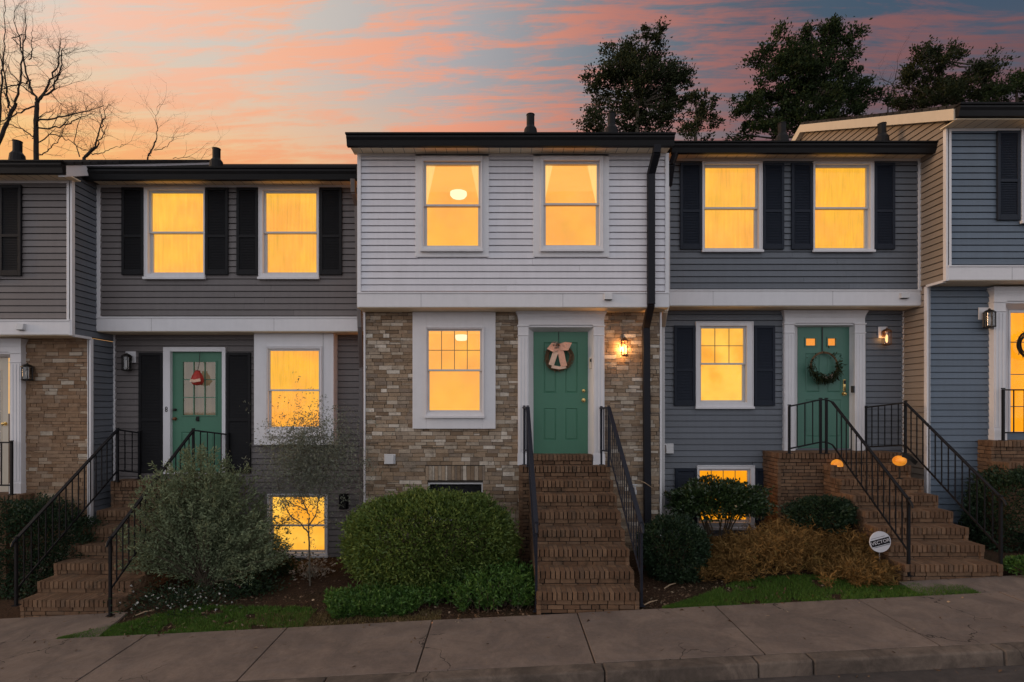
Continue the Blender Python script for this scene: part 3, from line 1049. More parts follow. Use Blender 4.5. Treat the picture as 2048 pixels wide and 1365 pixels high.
def make_door(house, D, rect, mat, style):
    x0, x1, z0, z1 = rect_px(D, *rect)
    y = Y(D)
    mb = MB()
    w, hgt = x1 - x0, z1 - z0
    st = w * .19
    lites = []
    if style == 'six_panel':
        cols = ((x0 + st, x0 + w * .415), (x1 - w * .415, x1 - st))
        rows = ((z0 + hgt * .115, z0 + hgt * .375), (z0 + hgt * .50, z0 + hgt * .915))
        panels = [(a, b, c, d) for a, b in cols for c, d in rows]
        hol = panels
    elif style == 'nine_lite':
        g = rect_px(D, 366, 432, 724, 831)
        lites = [g]
        panels = [(x0 + st, x0 + w * .45, z0 + .15, g[2] - .30), (x1 - w * .45, x1 - st, z0 + .15, g[2] - .30)]
        hol = panels + lites
    else:
        lites = [rect_px(D, 1611, 1632, 677, 692), rect_px(D, 1655, 1672, 677, 692)]
        cols = ((x0 + st * .8, x0 + w * .43), (x1 - w * .43, x1 - st * .8))
        rows = ((z0 + .2, z0 + hgt * .40), (z0 + hgt * .46, z0 + hgt * .78))
        panels = [(a, b, c, d) for a, b in cols for c, d in rows]
        hol = panels + lites
    wall_sheet(mb, x0, x1, z0, z1, y, hol)
    for a, b, c, d in panels:                                   # recessed field with a raised centre
        r, k = .012, .030
        o4 = [(a, c), (b, c), (b, d), (a, d)]
        i4 = [(a + .012, c + .012), (b - .012, c + .012), (b - .012, d - .012), (a + .012, d - .012)]
        j4 = [(a + k, c + k), (b - k, c + k), (b - k, d - k), (a + k, d - k)]
        for i in range(4):
            j = (i + 1) % 4
            mb.face([(o4[i][0], y, o4[i][1]), (o4[j][0], y, o4[j][1]), (i4[j][0], y + r, i4[j][1]), (i4[i][0], y + r, i4[i][1])])
            mb.face([(i4[i][0], y + r, i4[i][1]), (i4[j][0], y + r, i4[j][1]), (j4[j][0], y + .003, j4[j][1]), (j4[i][0], y + .003, j4[i][1])])
        mb.face([(p[0], y + .003, p[1]) for p in j4])
    mb.box((x0, y + .03, z0), (x1, y + .045, z1)) if not lites else None
    d = mb.build('door', mat, house)
    for g in lites:
        lb = MB()
        e = .018
        frame_ring(lb, g[0] - e, g[1] + e, g[2] - e, g[3] + e, g[0] + .004, g[1] - .004, g[2] + .004, g[3] - .004, y - .012, y + .03)
        if style == 'nine_lite':
            for i in (1, 2):
                xx = g[0] + (g[1] - g[0]) * i / 3
                zz = g[2] + (g[3] - g[2]) * i / 3
                lb.box((xx - .007, y - .010, g[2]), (xx + .007, y + .012, g[3]))
                lb.box((g[0], y - .009, zz - .007), (g[1], y + .011, zz + .007))
        lb.build('lite_frame', mat, d)
        pb = MB()
        pb.box((g[0], y + .006, g[2]), (g[1], y + .009, g[3]))
        pb.build('pane', 'pane_mirror' if style == 'nine_lite' else 'pane', d)
        gb = MB()
        gb.face([(g[0] - .02, y + .05, g[2] - .02), (g[1] + .02, y + .05, g[2] - .02), (g[1] + .02, y + .05, g[3] + .02), (g[0] - .02, y + .05, g[3] + .02)])
        gb.build('blind', M_door_back if style == 'nine_lite' else 'glow_room_side', d)  # behind the nine panes this sheet glows as a painted reflection
    return d


def knob(parent, px, py, D, r, mat='brass'):
    c = P(px, py, D)
    mb = MB()
    mb.tube([c, c + Vector((0, -.012, 0)), c + Vector((0, -.013, 0)), c + Vector((0, -.035, 0)), c + Vector((0, -.042, 0)), c + Vector((0, -.055, 0)), c + Vector((0, -.062, 0))],
            [r * 1.1, r * 1.1, r * .45, r * .45, r * .9, r * .85, r * .3], 14)
    return mb.build('door_knob', mat, parent, smooth=False)


def door_surround(house, D, colL, colR, ytop_col, ybot, crown, proud=.10, inner=None, Dd=None):
    """pilasters, frieze and crown moulding; a deep jamb behind"""
    y = Y(D)
    mb = MB()
    zt, zb_ = Z(ytop_col, D - proud), Z(ybot, D - proud)
    De = D - proud
    for (a, b) in (colL, colR):
        xa, xb = X(a, De), X(b, De)
        w = xb - xa
        mb.box((xa, y - proud, zb_), (xb, y + .02, zt))
        fl = w * .18
        for k in range(3):                                         # flutes read as raised strips
            xk = xa + w * (.2 + .3 * k)
            mb.box((xk - fl / 2, y - proud - .008, zb_ + .22), (xk + fl / 2, y - proud, zt - .19))
        mb.box((xa - .008, y - proud - .014, zt - .165), (xb + .008, y + .02, zt - .15))
        mb.box((xa - .012, y - proud - .016, zt - .012), (xb + .012, y + .02, zt + .014))
        mb.box((xa - .008, y - proud - .014, zb_), (xb + .008, y + .02, zb_ + .19))
    x0, x1 = X(colL[0], De), X(colR[1], De)
    zc0 = zt + .014
    zc1 = Z(crown[3] - .0, De - .06)
    zmid = zc0 + (zc1 - zc0) * .42
    mb.box((x0 + .005, y - proud + .003, zc0), (x1 - .005, y + .02, zmid))
    steps = 6
    for k in range(steps):                                         # cove that flares outwards to the top
        f0, f1 = (k / steps), ((k + 1) / steps)
        o = .042 * (f1 ** 1.8)
        mb.box((x0 - o + .005, y - proud - o, zmid + (zc1 - zmid) * f0 + .0002 * k), (x1 + o - .005, y + .02 - .0005 * k, zmid + (zc1 - zmid) * f1))
    s = mb.build('door_surround', 'white_trim', house, bevel=.003)
    if inner:
        jb = MB()
        ia, ib, it = X(inner[0], Dd), X(inner[1], Dd), Z(inner[2], Dd)
        yj = Y(Dd)
        xL, xR = X(colL[1], De) - .012, X(colR[0], De) + .012
        # splayed jambs and head lining the recess
        jb.hull([(xL - .02, y - proud + .03, zb_), (xL, y - proud + .03, zb_), (ia, yj + .02, zb_), (ia - .05, yj + .02, zb_), (xL - .02, y - proud + .03, zt - .02), (xL, y - proud + .03, zt - .02), (ia, yj + .02, zt - .02), (ia - .05, yj + .02, zt - .02)])
        jb.hull([(xR, y - proud + .03, zb_), (xR + .02, y - proud + .03, zb_), (ib + .05, yj + .02, zb_), (ib, yj + .02, zb_), (xR, y - proud + .03, zt - .02), (xR + .02, y - proud + .03, zt - .02), (ib + .05, yj + .02, zt - .02), (ib, yj + .02, zt - .02)])
        jb.hull([(xL - .02, y - proud + .03, zt - .019), (xR + .02, y - proud + .03, zt - .019), (xR + .02, yj + .02, it), (xL - .02, yj + .02, it), (xL - .02, y - proud + .03, zt + .02), (xR + .02, y - proud + .03, zt + .02), (xR + .02, yj + .02, it + .08), (xL - .02, yj + .02, it + .08)])
        jb.build('door_jamb', 'white_trim', house)
    return s


M_door_back = glow('glow_door_reflection', (.46, .34, .20), .62, mottle=.7, streak=.5, sscale=14)  # beige emission painted as the reflection in the nine door panes
info_soldier = {}

# ------------------------------------------------------------------ ground, sidewalk, kerb, road
SL = .05
def slope(x): return SL * (max(min(x, 40), -40) - 1.75)


def gz(x, y):
    t = min(max((y + 2.2) / 2.3, 0), 1)
    t = t * t * (3 - 2 * t)
    mound = .10 * math.exp(-((x - 4.2) ** 2) / 1.4 - ((y + 1.0) ** 2) / .4) + .06 * math.exp(-((x + 1.4) ** 2) / 1.2 - ((y + 1.0) ** 2) / .5)
    n = mnoise.noise((x * 2.1, y * 2.1, 0)) * .018 + mnoise.noise((x * 6, y * 6, 3)) * .008
    e_ = min(max((y + 2.2) / .5, 0), 1)
    return slope(x) - .014 + .16 * t + mound * e_ + n * e_


mb = MB()
xs = [-300, -120, -40] + [-14 + .16 * i for i in range(176)] + [40, 120, 300]
ys = [-2.2 + .15 * i for i in range(26)] + [4, 10, 20, 40, 90, 300]
idx = {}
for j, yy in enumerate(ys):
    for i, xx in enumerate(xs):
        idx[i, j] = len(mb.v)
        mb.v.append((xx, yy, gz(xx, yy)))
for j in range(len(ys) - 1):
    for i in range(len(xs) - 1):
        mb.f.append((idx[i, j], idx[i + 1, j], idx[i + 1, j + 1], idx[i, j + 1]))
        mb.mi.append(0)
g_ = mb.build('ground', 'mulch', smooth=True)
tag(g_, 'dark mulch beds in front of the houses', 'ground', kind='structure')

YB, YF, YK = -2.2, -3.50, -3.67       # back of sidewalk, joint with kerb, kerb face
joints = [-11.7, -9.9, -8.1, -6.3, -4.51, -2.73, -.89, .95, 2.70, 4.5, 6.3, 8.1, 9.9, 11.7]
mb = MB()
g = .007
for a, b in zip([-40] + joints, joints + [40]):
    pts = []
    nseg = max(1, int((b - a) / .6)) if b - a < 5 else 1
    za, zb_ = slope(a) + random.uniform(-.003, .003), slope(b) + random.uniform(-.003, .003)
    mb.hull([(a + g, YF + .004, za - .13), (b - g, YF + .004, zb_ - .13), (b - g, YB, zb_ - .13), (a + g, YB, za - .13),
             (a + g, YF + .004, za), (b - g, YF + .004, zb_), (b - g, YB, zb_ + .012), (a + g, YB, za + .012)])
tag(mb.build('sidewalk', 'concrete', bevel=.006), 'worn concrete sidewalk of jointed slabs', 'sidewalk', kind='structure')
mb = MB()
kj = [-40, -11, -8.0, -4.9, -1.8, 1.02, 2.55, 3.1, 5.0, 6.2, 8.9, 12, 40]
for a, b in zip(kj, kj[1:]):
    o = random.uniform(-.004, .004)
    mb.hull([(a + .005, YK - .02 + o, slope(a) - .32), (b - .005, YK - .02 + o, slope(b) - .32), (b - .005, YF - .001, slope(b) - .32), (a + .005, YF - .001, slope(a) - .32),
             (a + .005, YK + o, slope(a) - .003), (b - .005, YK + o, slope(b) - .003), (b - .005, YF - .001, slope(b) + .001), (a + .005, YF - .001, slope(a) + .001)])
tag(mb.build('kerb', 'concrete_kerb', bevel=.018), 'stained concrete kerb along the road', 'kerb', kind='structure')
mb = MB()
for (x0, x1) in ((-40, 40),):
    mb.face([(x0, -40, slope(x0) - .30), (x1, -40, slope(x1) - .30), (x1, YK + .05, slope(x1) - .148), (x0, YK + .05, slope(x0) - .148)])
mb.face([(-300, -300, slope(-40) - .31), (300, -300, slope(40) - .31), (40, -40, slope(40) - .30), (-40, -40, slope(-40) - .30)])
tag(mb.build('road', 'asphalt'), 'dark asphalt road in front of the kerb', 'road', kind='structure')
# short paths from the sidewalk to the outer stairs
for (xa, xb, yb2, lab) in ((-7.2, -5.15, -1.46, 'path slab below the left stairs'), (5.35, 7.4, -1.76, 'path slab below the right stairs')):
    mb = MB()
    mb.hull([(xa, YB + .012, slope(xa) - .1), (xb, YB + .012, slope(xb) - .1), (xb - .12, yb2, slope(xb) - .1), (xa, yb2, slope(xa) - .1),
             (xa, YB + .012, slope(xa) + .010), (xb, YB + .012, slope(xb) + .010), (xb - .12, yb2, slope(xb) + .045), (xa, yb2, slope(xa) + .045)])
    tag(mb.build('path', 'concrete', bevel=.006), lab, 'path', kind='structure')

# ------------------------------------------------------------------ the row of townhouses
FW_L, FW_U, RC_L, RC_U = 9.0, 8.61, 9.55, 9.16       # wall distances: forward houses and recessed houses, lower and upper walls
XA, XB, XC, XE = -6.93, -2.33, 2.67, 7.14            # party lines

LAB_A = 'taupe sided townhouse with tan brick below at the far left edge'
LAB_B = 'recessed taupe townhouse with black shutters and nine pane green door'
LAB_M = 'white sided townhouse over tumbled brick with a six panel green door'
LAB_C = 'recessed slate grey townhouse with navy shutters and teal door'
LAB_E = 'blue grey townhouse with warm lit gable side wall at the far right edge'
info_soldier[LAB_M] = (*rect_px(FW_L, 851, 970, 932, 961),)

# --- far left house
A = make_house(LAB_A, XA - 5.0, XA, FW_L, FW_U, -.55, (643, 670), 362, (320, 345), (-420, 122), dict(siding='taupe_siding', lower='brick_brown'),
               [(-45, 0 + 2, 372, 553), (-330, -210, 372, 553)], [(-125, 45, 676, 1000), (-420, -250, 690, 880)], [(35, 283, 318)])
side_wall(A['o'], A, XA, 1, FW_L, FW_U, -.6, 'slate_siding', 'white_trim', 'white_trim')  # slate colour puts a bluish shade into this taupe house's side wall
for r, mm in (((3, 46, 372, 553), 'shutter_black'),):
    make_shutter(A['o'], FW_U, r, mm)
make_window(A['o'], FW_U, (-118, -2, 372, 557), (-108, -12, 381, 545), 463, 'glow_curtain')
make_shutter(A['o'], FW_U, (-164, -121, 372, 553), 'shutter_black')
make_window(A['o'], FW_L, (-420, -250, 690, 880), (-385, -285, 715, 850), 785, 'glow_blind')
make_vent(A['o'], 48, 655, FW_U, .11, .10)
door_surround(A['o'], FW_L, (-112, -88), (20, 42), 706, 990, (0, 0, 0, 677), inner=(-84, 17, 716), Dd=9.08)
d = MB()
x0, x1, z0, z1 = rect_px(9.08, -84, 17, 716, 985)
y = Y(9.08)
hx = (x0 + .17, x1 - .13, z0 + .35, z1 - .22)
wall_sheet(d, x0, x1, z0, z1, y, [hx])
d.box((x0, y + .03, z0), (x0 + .15, y + .04, z1))
da = d.build('door', 'cream_trim', A['o'])
lb = MB()
frame_ring(lb, hx[0] - .02, hx[1] + .02, hx[2] - .02, hx[3] + .02, hx[0], hx[1], hx[2], hx[3], y - .01, y + .03)
for i in (1, 2, 3, 4):
    zz = hx[2] + (hx[3] - hx[2]) * i / 5
    lb.box((hx[0], y - .006, zz - .008), (hx[1], y + .01, zz + .008))
lb.build('lite_frame', 'cream_trim', da)
lb = MB()
lb.box((hx[0], y + .012, hx[2]), (hx[1], y + .016, hx[3]))
lb.build('pane', 'pane_mirror', da)
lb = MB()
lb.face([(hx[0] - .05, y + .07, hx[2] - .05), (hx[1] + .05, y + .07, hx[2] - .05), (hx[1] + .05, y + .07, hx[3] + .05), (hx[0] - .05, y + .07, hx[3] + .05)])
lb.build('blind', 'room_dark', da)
knob(da, 11, 848, 9.08, .03)

# --- recessed taupe house
B = make_house(LAB_B, XA, XB, RC_L, RC_U, -.35, (637, 663), 371, (333, 358), (165, 713), dict(siding='taupe_siding', lower='taupe_siding'),
               [(291, 412, 377, 557), (519, 639, 377, 557)],
               [(329, 453, 695, 948), (509, 670, 672, 885), (537, 655, 990, 1110)], [(433, 298, 331)])
ho = B['o']
for o_, g_, me_, bk in (((291, 412, 377, 557), (302, 407, 386, 544), 465, 'glow_curtain'), ((519, 639, 377, 557), (531, 632, 386, 544), 465, 'glow_curtain')):
    make_window(ho, RC_U, o_, g_, me_, bk)
for r in ((246, 290, 377, 551), (413, 458, 377, 551), (475, 518, 377, 551), (641, 685, 377, 551)):
    make_shutter(ho, RC_U, r, 'shutter_black')
for r in ((280, 328, 706, 946), (455, 503, 706, 946)):
    make_shutter(ho, RC_L, r, 'shutter_black')
# boxed-out window surround reaching up to the overhang
Db = 9.32
mb = MB()
x0, x1, z0, z1 = X(508, Db), X(667, Db), Z(890, Db), B['zb0'] - .014
gx = rect_px(Db, 535, 641, 695, 868)
frame_ring(mb, x0, x1, z0, z1, gx[0], gx[1], gx[2], gx[3], Y(Db), Y(RC_L) + .02)
mb.box((X(646, Db), Y(Db) - .004, z0), (X(646, Db) + .006, Y(Db) - .0005, z1), 'grey_metal')
mb.mats = ['white_trim', 'grey_metal']
mb.mi = [0] * 24 + [1] * 6
mb.build('window_box', 'white_trim', ho, bevel=.003)
make_window(ho, Db, (533, 644, 693, 870), (539, 637, 702, 854), 781, 'glow_blind', proud=.02, depth=.12)
make_window(ho, RC_L, (536, 656, 988, 1111), (544, 648, 995, 1102), 1052, 'glow_bright', proud=.025)
# entry door
mb = MB()
x0, x1, z0, z1 = rect_px(RC_L, 329, 453, 695, 948)
i0, i1, _, iz = rect_px(RC_L, 343, 446, 704, 948)
frame_ring(mb, x0, x1, z0, z1, i0, i1, z0 + .03, iz, Y(RC_L) - .045, Y(RC_L) + .08)
mb.build('door_casing', 'white_trim', ho, bevel=.004)
db = make_door(ho, RC_L + .03, (342, 447, 703, 945), 'door_green', 'nine_lite')
knob(db, 351, 838, RC_L + .03, .028, 'copper')
knob(db, 351, 820, RC_L + .03, .022, 'dark_metal')
c = P(396, 838, RC_L + .03)
mb = MB()
mb.box((c.x - .022, c.y - .012, c.z - .045), (c.x + .022, c.y, c.z + .045))
mb.tube([c + Vector((-.018, -.014, .03)), c + Vector((-.02, -.035, -.02)), c + Vector((0, -.045, -.04)), c + Vector((.02, -.035, -.02)), c + Vector((.018, -.014, .03))], .006, 8)
mb.build('door_knocker', 'dark_metal', db)
mb = MB()                                                       # the figure 8 on the casing
c = P(336, 819, RC_L) + Vector((0, -.048, 0))
for dzv in (.021, -.021):
    ring = [c + Vector((math.cos(t) * .017, 0, dzv + math.sin(t) * .020)) for t in [2 * math.pi * k / 16 for k in range(17)]]
    mb.tube(ring, .0065, 6)
mb.build('house_number', 'dark_metal', ho)
make_vent(ho, 688, 1003, RC_L, .13, .24, 'louver_dark')

# --- white house over brick
Mn = make_house(LAB_M, XB, XC, FW_L, FW_U, .0, (588, 615), 308, (265, 290), (692, 1350), dict(siding='white_siding', lower='brick_tan'),
                [(833, 977, 311, 514), (1067, 1217, 311, 514)],
                [(827, 990, 622, 856), (854, 968, 963, 1045), (1045, 1200, 625, 925)], [(1061, 230, 264), (1223, 228, 264)])
hm = Mn['o']
for o_, i_ in (((831, 978, 309.5, 515), (846, 963, 318, 501)), ((1066, 1218, 309.5, 515), (1083, 1203, 318, 501))):
    mb = MB()
    a = rect_px(FW_U, *o_)
    b = rect_px(FW_U, *i_)
    frame_ring(mb, *a, *b, Y(FW_U) - .022, Y(FW_U) + .03)
    mb.build('window_panel', 'white_trim', hm, bevel=.003)
w1 = make_window(hm, FW_U, (843, 965, 315, 502), (852, 957, 329, 490), 410.5, 'room', drape=True, proud=.045)
w2 = make_window(hm, FW_U, (1081, 1205, 315, 502), (1091, 1194, 328, 489), 408, 'room', drape=True, proud=.045)
Dp = 8.94
mb = MB()
a = rect_px(Dp, 825, 991, 640, 858)
a = (a[0], a[1], a[2], Mn['zb0'] - .014)
b = rect_px(Dp, 853, 965, 658, 830)
frame_ring(mb, *a, *b, Y(Dp), Y(FW_L) + .02)
mb.build('window_panel', 'white_trim', hm, bevel=.004)
w3 = make_window(hm, Dp, (851, 968, 655, 833), (857, 960, 662, 821), 741, 'room', proud=.025, grid=(4, 2, 'top'))
make_window(hm, FW_L, (852, 970, 963, 1046), (859, 963, 969, 1036), 1003, 'dark', proud=-.03, depth=.16, sill=False)
make_vent(hm, 1215, 595, FW_U, .13, .10)
make_vent(hm, 780, 919, FW_L, .15, .14)
door_surround(hm, FW_L, (1036, 1057), (1187, 1209), 652, 931, (0, 0, 0, 622), inner=(1068, 1175, 665), Dd=9.12)
dm = make_door(hm, 9.12, (1067, 1176, 664, 909), 'door_green', 'six_panel')
knob(dm, 1167, 782, 9.12, .024)
knob(dm, 1167, 801, 9.12, .030)
c = P(1180.5, 727, 9.02)
mb = MB()
mb.box((c.x - .018, c.y - .03, c.z - .09), (c.x + .018, c.y + .03, c.z + .09))
mb.box((c.x - .012, c.y - .038, c.z + .02), (c.x + .012, c.y - .03, c.z + .07), 'dark_metal')
mb.mats = ['cream_trim', 'dark_metal']
mb.mi = [0] * 6 + [1] * 6
mb.build('doorbell', 'cream_trim', hm, bevel=.003)
# dark downspout with its offsets
def pp(px, py, D): return P(px, py, D)
downspout(hm, [pp(1314, 290, 8.30), pp(1313, 306, 8.32), pp(1302, 348, 8.55), pp(1302, 608, 8.55), pp(1292, 655, 8.93), pp(1295, 1045, 8.93)], .115, .085, 'pipe_metal')
# hose tap
c = P(1268, 975, FW_L)
mb = MB()
mb.tube([c, c + Vector((0, -.09, 0)), c + Vector((0, -.11, -.03)), c + Vector((0, -.11, -.10))], [.016, .016, .018, .018], 10)
mb.tube([c + Vector((-.04, -.06, .05)), c + Vector((.04, -.06, .05))], .012, 8)
mb.tube([c + Vector((0, -.06, 0)), c + Vector((0, -.06, .05))], .008, 8)
mb.build('hose_tap', 'vent_white', hm)

# --- recessed slate house
C = make_house(LAB_C, XC, XE + .02, RC_L, RC_U, .0, (583, 612), 318, (282, 304), (1345, 1877), dict(siding='slate_siding', lower='slate_siding'),
               [(1403, 1523, 325, 503), (1624, 1745, 325, 503)],
               [(1390, 1505, 644, 815), (1393, 1508, 931, 1056), (1575, 1725, 625, 900)], [(1564, 247, 281), (1764, 248, 281)])
hc = C['o']
make_window(hc, RC_U, (1403, 1523, 325, 503), (1411, 1512, 335, 495), 416, 'glow_curtain')
make_window(hc, RC_U, (1624, 1745, 325, 503), (1632, 1734, 335, 495), 416, 'glow_blind')
for r in ((1359, 1402, 328, 500), (1524, 1566, 328, 500), (1581, 1623, 328, 500), (1746, 1787, 328, 500)):
    make_shutter(hc, RC_U, r, 'shutter_navy')
for r in ((1347, 1389, 652, 812), (1507, 1548, 652, 812), (1349, 1392, 937, 1057), (1509, 1550, 937, 1057)):
    make_shutter(hc, RC_L, r, 'shutter_navy')
make_window(hc, RC_L, (1390, 1505, 644, 815), (1403, 1488, 657, 801), 728, 'glow_bright', grid=(3, 2, 'top'))
make_window(hc, RC_L, (1393, 1508, 931, 1056), (1400, 1496, 942, 1041), 992, 'glow_orange', grid=(4, 1, 'both'), proud=.03)
make_vent(hc, 1804, 593, RC_U, .14, .09)
make_vent(hc, 1337, 898, RC_L, .13, .15)
make_vent(hc, 1338, 1026, RC_L, .13, .10)
door_surround(hc, RC_L, (1569, 1589), (1710, 1731), 648, 908, (0, 0, 0, 620), proud=.07, inner=(1597, 1698, 655), Dd=9.62)
dc = make_door(hc, 9.62, (1595, 1699, 654, 897), 'door_teal', 'two_lite')
c = P(1688, 772, 9.62)
mb = MB()
mb.box((c.x - .022, c.y - .014, c.z - .10), (c.x + .022, c.y, c.z + .11))
mb.box((c.x - .016, c.y - .03, c.z + .03), (c.x + .016, c.y - .014, c.z + .10), 'dark_metal')
mb.mats = ['brass', 'dark_metal']
mb.mi = [0] * 6 + [1] * 6
mb.build('door_lock', 'brass', dc, bevel=.003)
knob(dc, 1687, 788, 9.62, .03)
c = P(1705, 779, 9.50)
mb = MB()
mb.box((c.x - .018, c.y - .025, c.z - .06), (c.x + .018, c.y + .02, c.z + .06))
mb.build('doorbell', 'dark_metal', hc, bevel=.004)
downspout(hc, [pp(1352, 304, 8.86), pp(1343, 330, 8.9), pp(1337, 372, 9.06)], .10, .08, 'pipe_metal')
downspout(hc, [pp(1334, 366, 9.08), pp(1334, 612, 9.08)], .085, .07, 'vent_white')
downspout(hc, [pp(1334, 610, 9.08), pp(1330, 622, 9.12), pp(1325.5, 652, 9.46)], .085, .07, 'cream_trim')
downspout(hc, [pp(1325, 648, 9.47), pp(1325, 1036, 9.47)], .07, .06, 'vent_white')
# the recessed taupe house drains between it and the brick front
downspout(ho, [pp(706, 358, 8.82), pp(707, 385, 8.88), pp(714, 412, 9.08), pp(719, 622, 9.10), pp(720, 655, 9.1), pp(723, 735, 9.46), pp(724, 1030, 9.46)], .075, .07, 'grey_metal')

# --- far right house
E = make_house(LAB_E, XE, XE + 5.0, FW_L, FW_U, .2, (535, 561), 258, (205, 230), (1921, 2560), dict(siding='blue_siding', lower='blue_siding'),
               [(2040, 2158, 262, 444), (2270, 2390, 262, 444)], [(2000, 2118, 580, 870), (2230, 2360, 590, 800)], [(2150, 170, 204)])
he = E['o']
side_wall(he, E, XE, -1, FW_L, FW_U, .05, 'warm_lit_siding', 'cream_trim', 'white_trim')
for r in ((1991, 2036, 264, 442), (2162, 2206, 264, 442)):
    make_shutter(he, FW_U, r, 'shutter_navy')
make_window(he, FW_U, (2038, 2160, 260, 446), (2052, 2146, 272, 434), 354, 'glow_curtain')
make_window(he, FW_L, (2230, 2360, 590, 800), (2245, 2345, 604, 786), 695, 'glow_blind')
door_surround(he, FW_L, (1988, 2012), (2110, 2134), 604, 882, (0, 0, 0, 573), inner=(2019, 2103, 622), Dd=9.10)
x0, x1, z0, z1 = rect_px(9.10, 2018, 2104, 620, 878)
y = Y(9.10)
mb = MB()
frame_ring(mb, x0, x1, z0, z1, x0 + .03, x1 - .08, z0 + .12, z1 - .05, y, y + .04)
de = mb.build('door', 'white_trim', he, bevel=.003)
mb = MB()
mb.box((x0 + .03, y + .012, z0 + .12), (x1 - .08, y + .018, z1 - .05))
mb.build('pane', 'pane', de)
mb = MB()
mb.face([(x0, y + .30, z0), (x1, y + .30, z0), (x1, y + .30, z1), (x0, y + .30, z1)])
mb.build('room', 'glow_orange', de)
mb = MB()
for i in (1, 2, 3):
    zz = z0 + (z1 - z0) * i / 4
    mb.box((x0 + .03, y + .02, zz - .008), (x1 - .08, y + .035, zz + .008))
mb.build('muntin', 'muntin_glow_tint', de)
knob(de, 2098, 760, 9.08, .03)
make_vent(he, 2150, 548, FW_U, .14, .10)

# ceiling lamps seen through the windows of the white house
def ceiling_lamp(label, c, r, hgt, cat='ceiling lamp'):
    t = thing('ceiling_lamp', label, cat, tuple(c))
    mb = MB()
    mb.lathe((c.x, c.y, c.z - hgt), [(r * .2, 0), (r * .8, hgt * .06), (r, hgt * .3), (r, hgt * .62)], 24)
    mb.build('lamp_shade', 'glow_lamp', t, smooth=True)
    mb = MB()
    mb.lathe((c.x, c.y, c.z - hgt * .38), [(r * 1.03, 0), (r * 1.03, hgt * .12), (r * .8, hgt * .13), (r * .8, hgt * .42)], 24)
    mb.build('lamp_rim', 'glow_ceiling', t)
    return t
cl = P(917, 379, 9.35)
ceiling_lamp('round white ceiling lamp glowing behind the upper left window of the white house', cl, .145, .15)
cl = P(923, 664, 9.5)
ceiling_lamp('small ceiling lamp glowing behind the brick storey window', cl, .11, .16)


# ------------------------------------------------------------------ brick stairs
def bricks_front(mb, x0, x1, z0, z1, yf, mat):
    """rowlock headers under the top edge, stretcher courses below"""
    x = x0
    while x < x1 - .02:
        w = random.uniform(.058, .072)
        b = min(x + w, x1)
        if x1 - b < .03:
            b = x1
        dz_, dyv = random.uniform(-.0012, .001), random.uniform(-.004, .003)
        mb.box((x + .0068, yf + dyv, z1 - .098 + random.uniform(-.002, .002)), (b - .0068, yf + .190, z1 + dz_), mat, jit=.0008)
        mb.box((x + .0035, yf + .194, z1 - .06), (b - .0035, yf + .40, z1 + dz_ - .001), mat, jit=.0015)
        x = b
    z = z1 - .104
    first = True
    while z > z0 + .015:
        h = min(.064 if first else .058, z - z0)
        if z - h - z0 < .025:
            h = z - z0
        x = x0 - random.uniform(.0, .12)
        while x < x1:
            w = random.choice((.20, .205, .21, .10, .15, .26))
            a, b = max(x, x0 + .004), min(x + w, x1 - .004)
            x += w
            if b - a > .02:
                mb.box((a + .0055, yf + .034 + random.uniform(-.006, .006), z - h + .005), (b - .0055, yf + .08, z - .004), mat, jit=.002)
        z -= h
        first = False


def bricks_side(mb, x, sgn, ya, yb, z0, z1, mat):
    z = z1
    k = 0
    while z > z0:
        h = .098 if k == 0 else .064
        yv = ya - (0 if k == 0 else random.uniform(0, .15))
        while yv < yb:
            w = random.uniform(.06, .07) if k == 0 else random.choice((.2, .21, .1))
            a, b = max(yv, ya + .004), min(yv + w, yb)
            yv += w
            if b - a > .015:
                o = random.uniform(.0, .009)
                mb.box((x - sgn * .05, a + .005, z - h + .004), (x + sgn * o, b - .005, z - .004), mat, jit=.002)
        z -= h
        k += 1


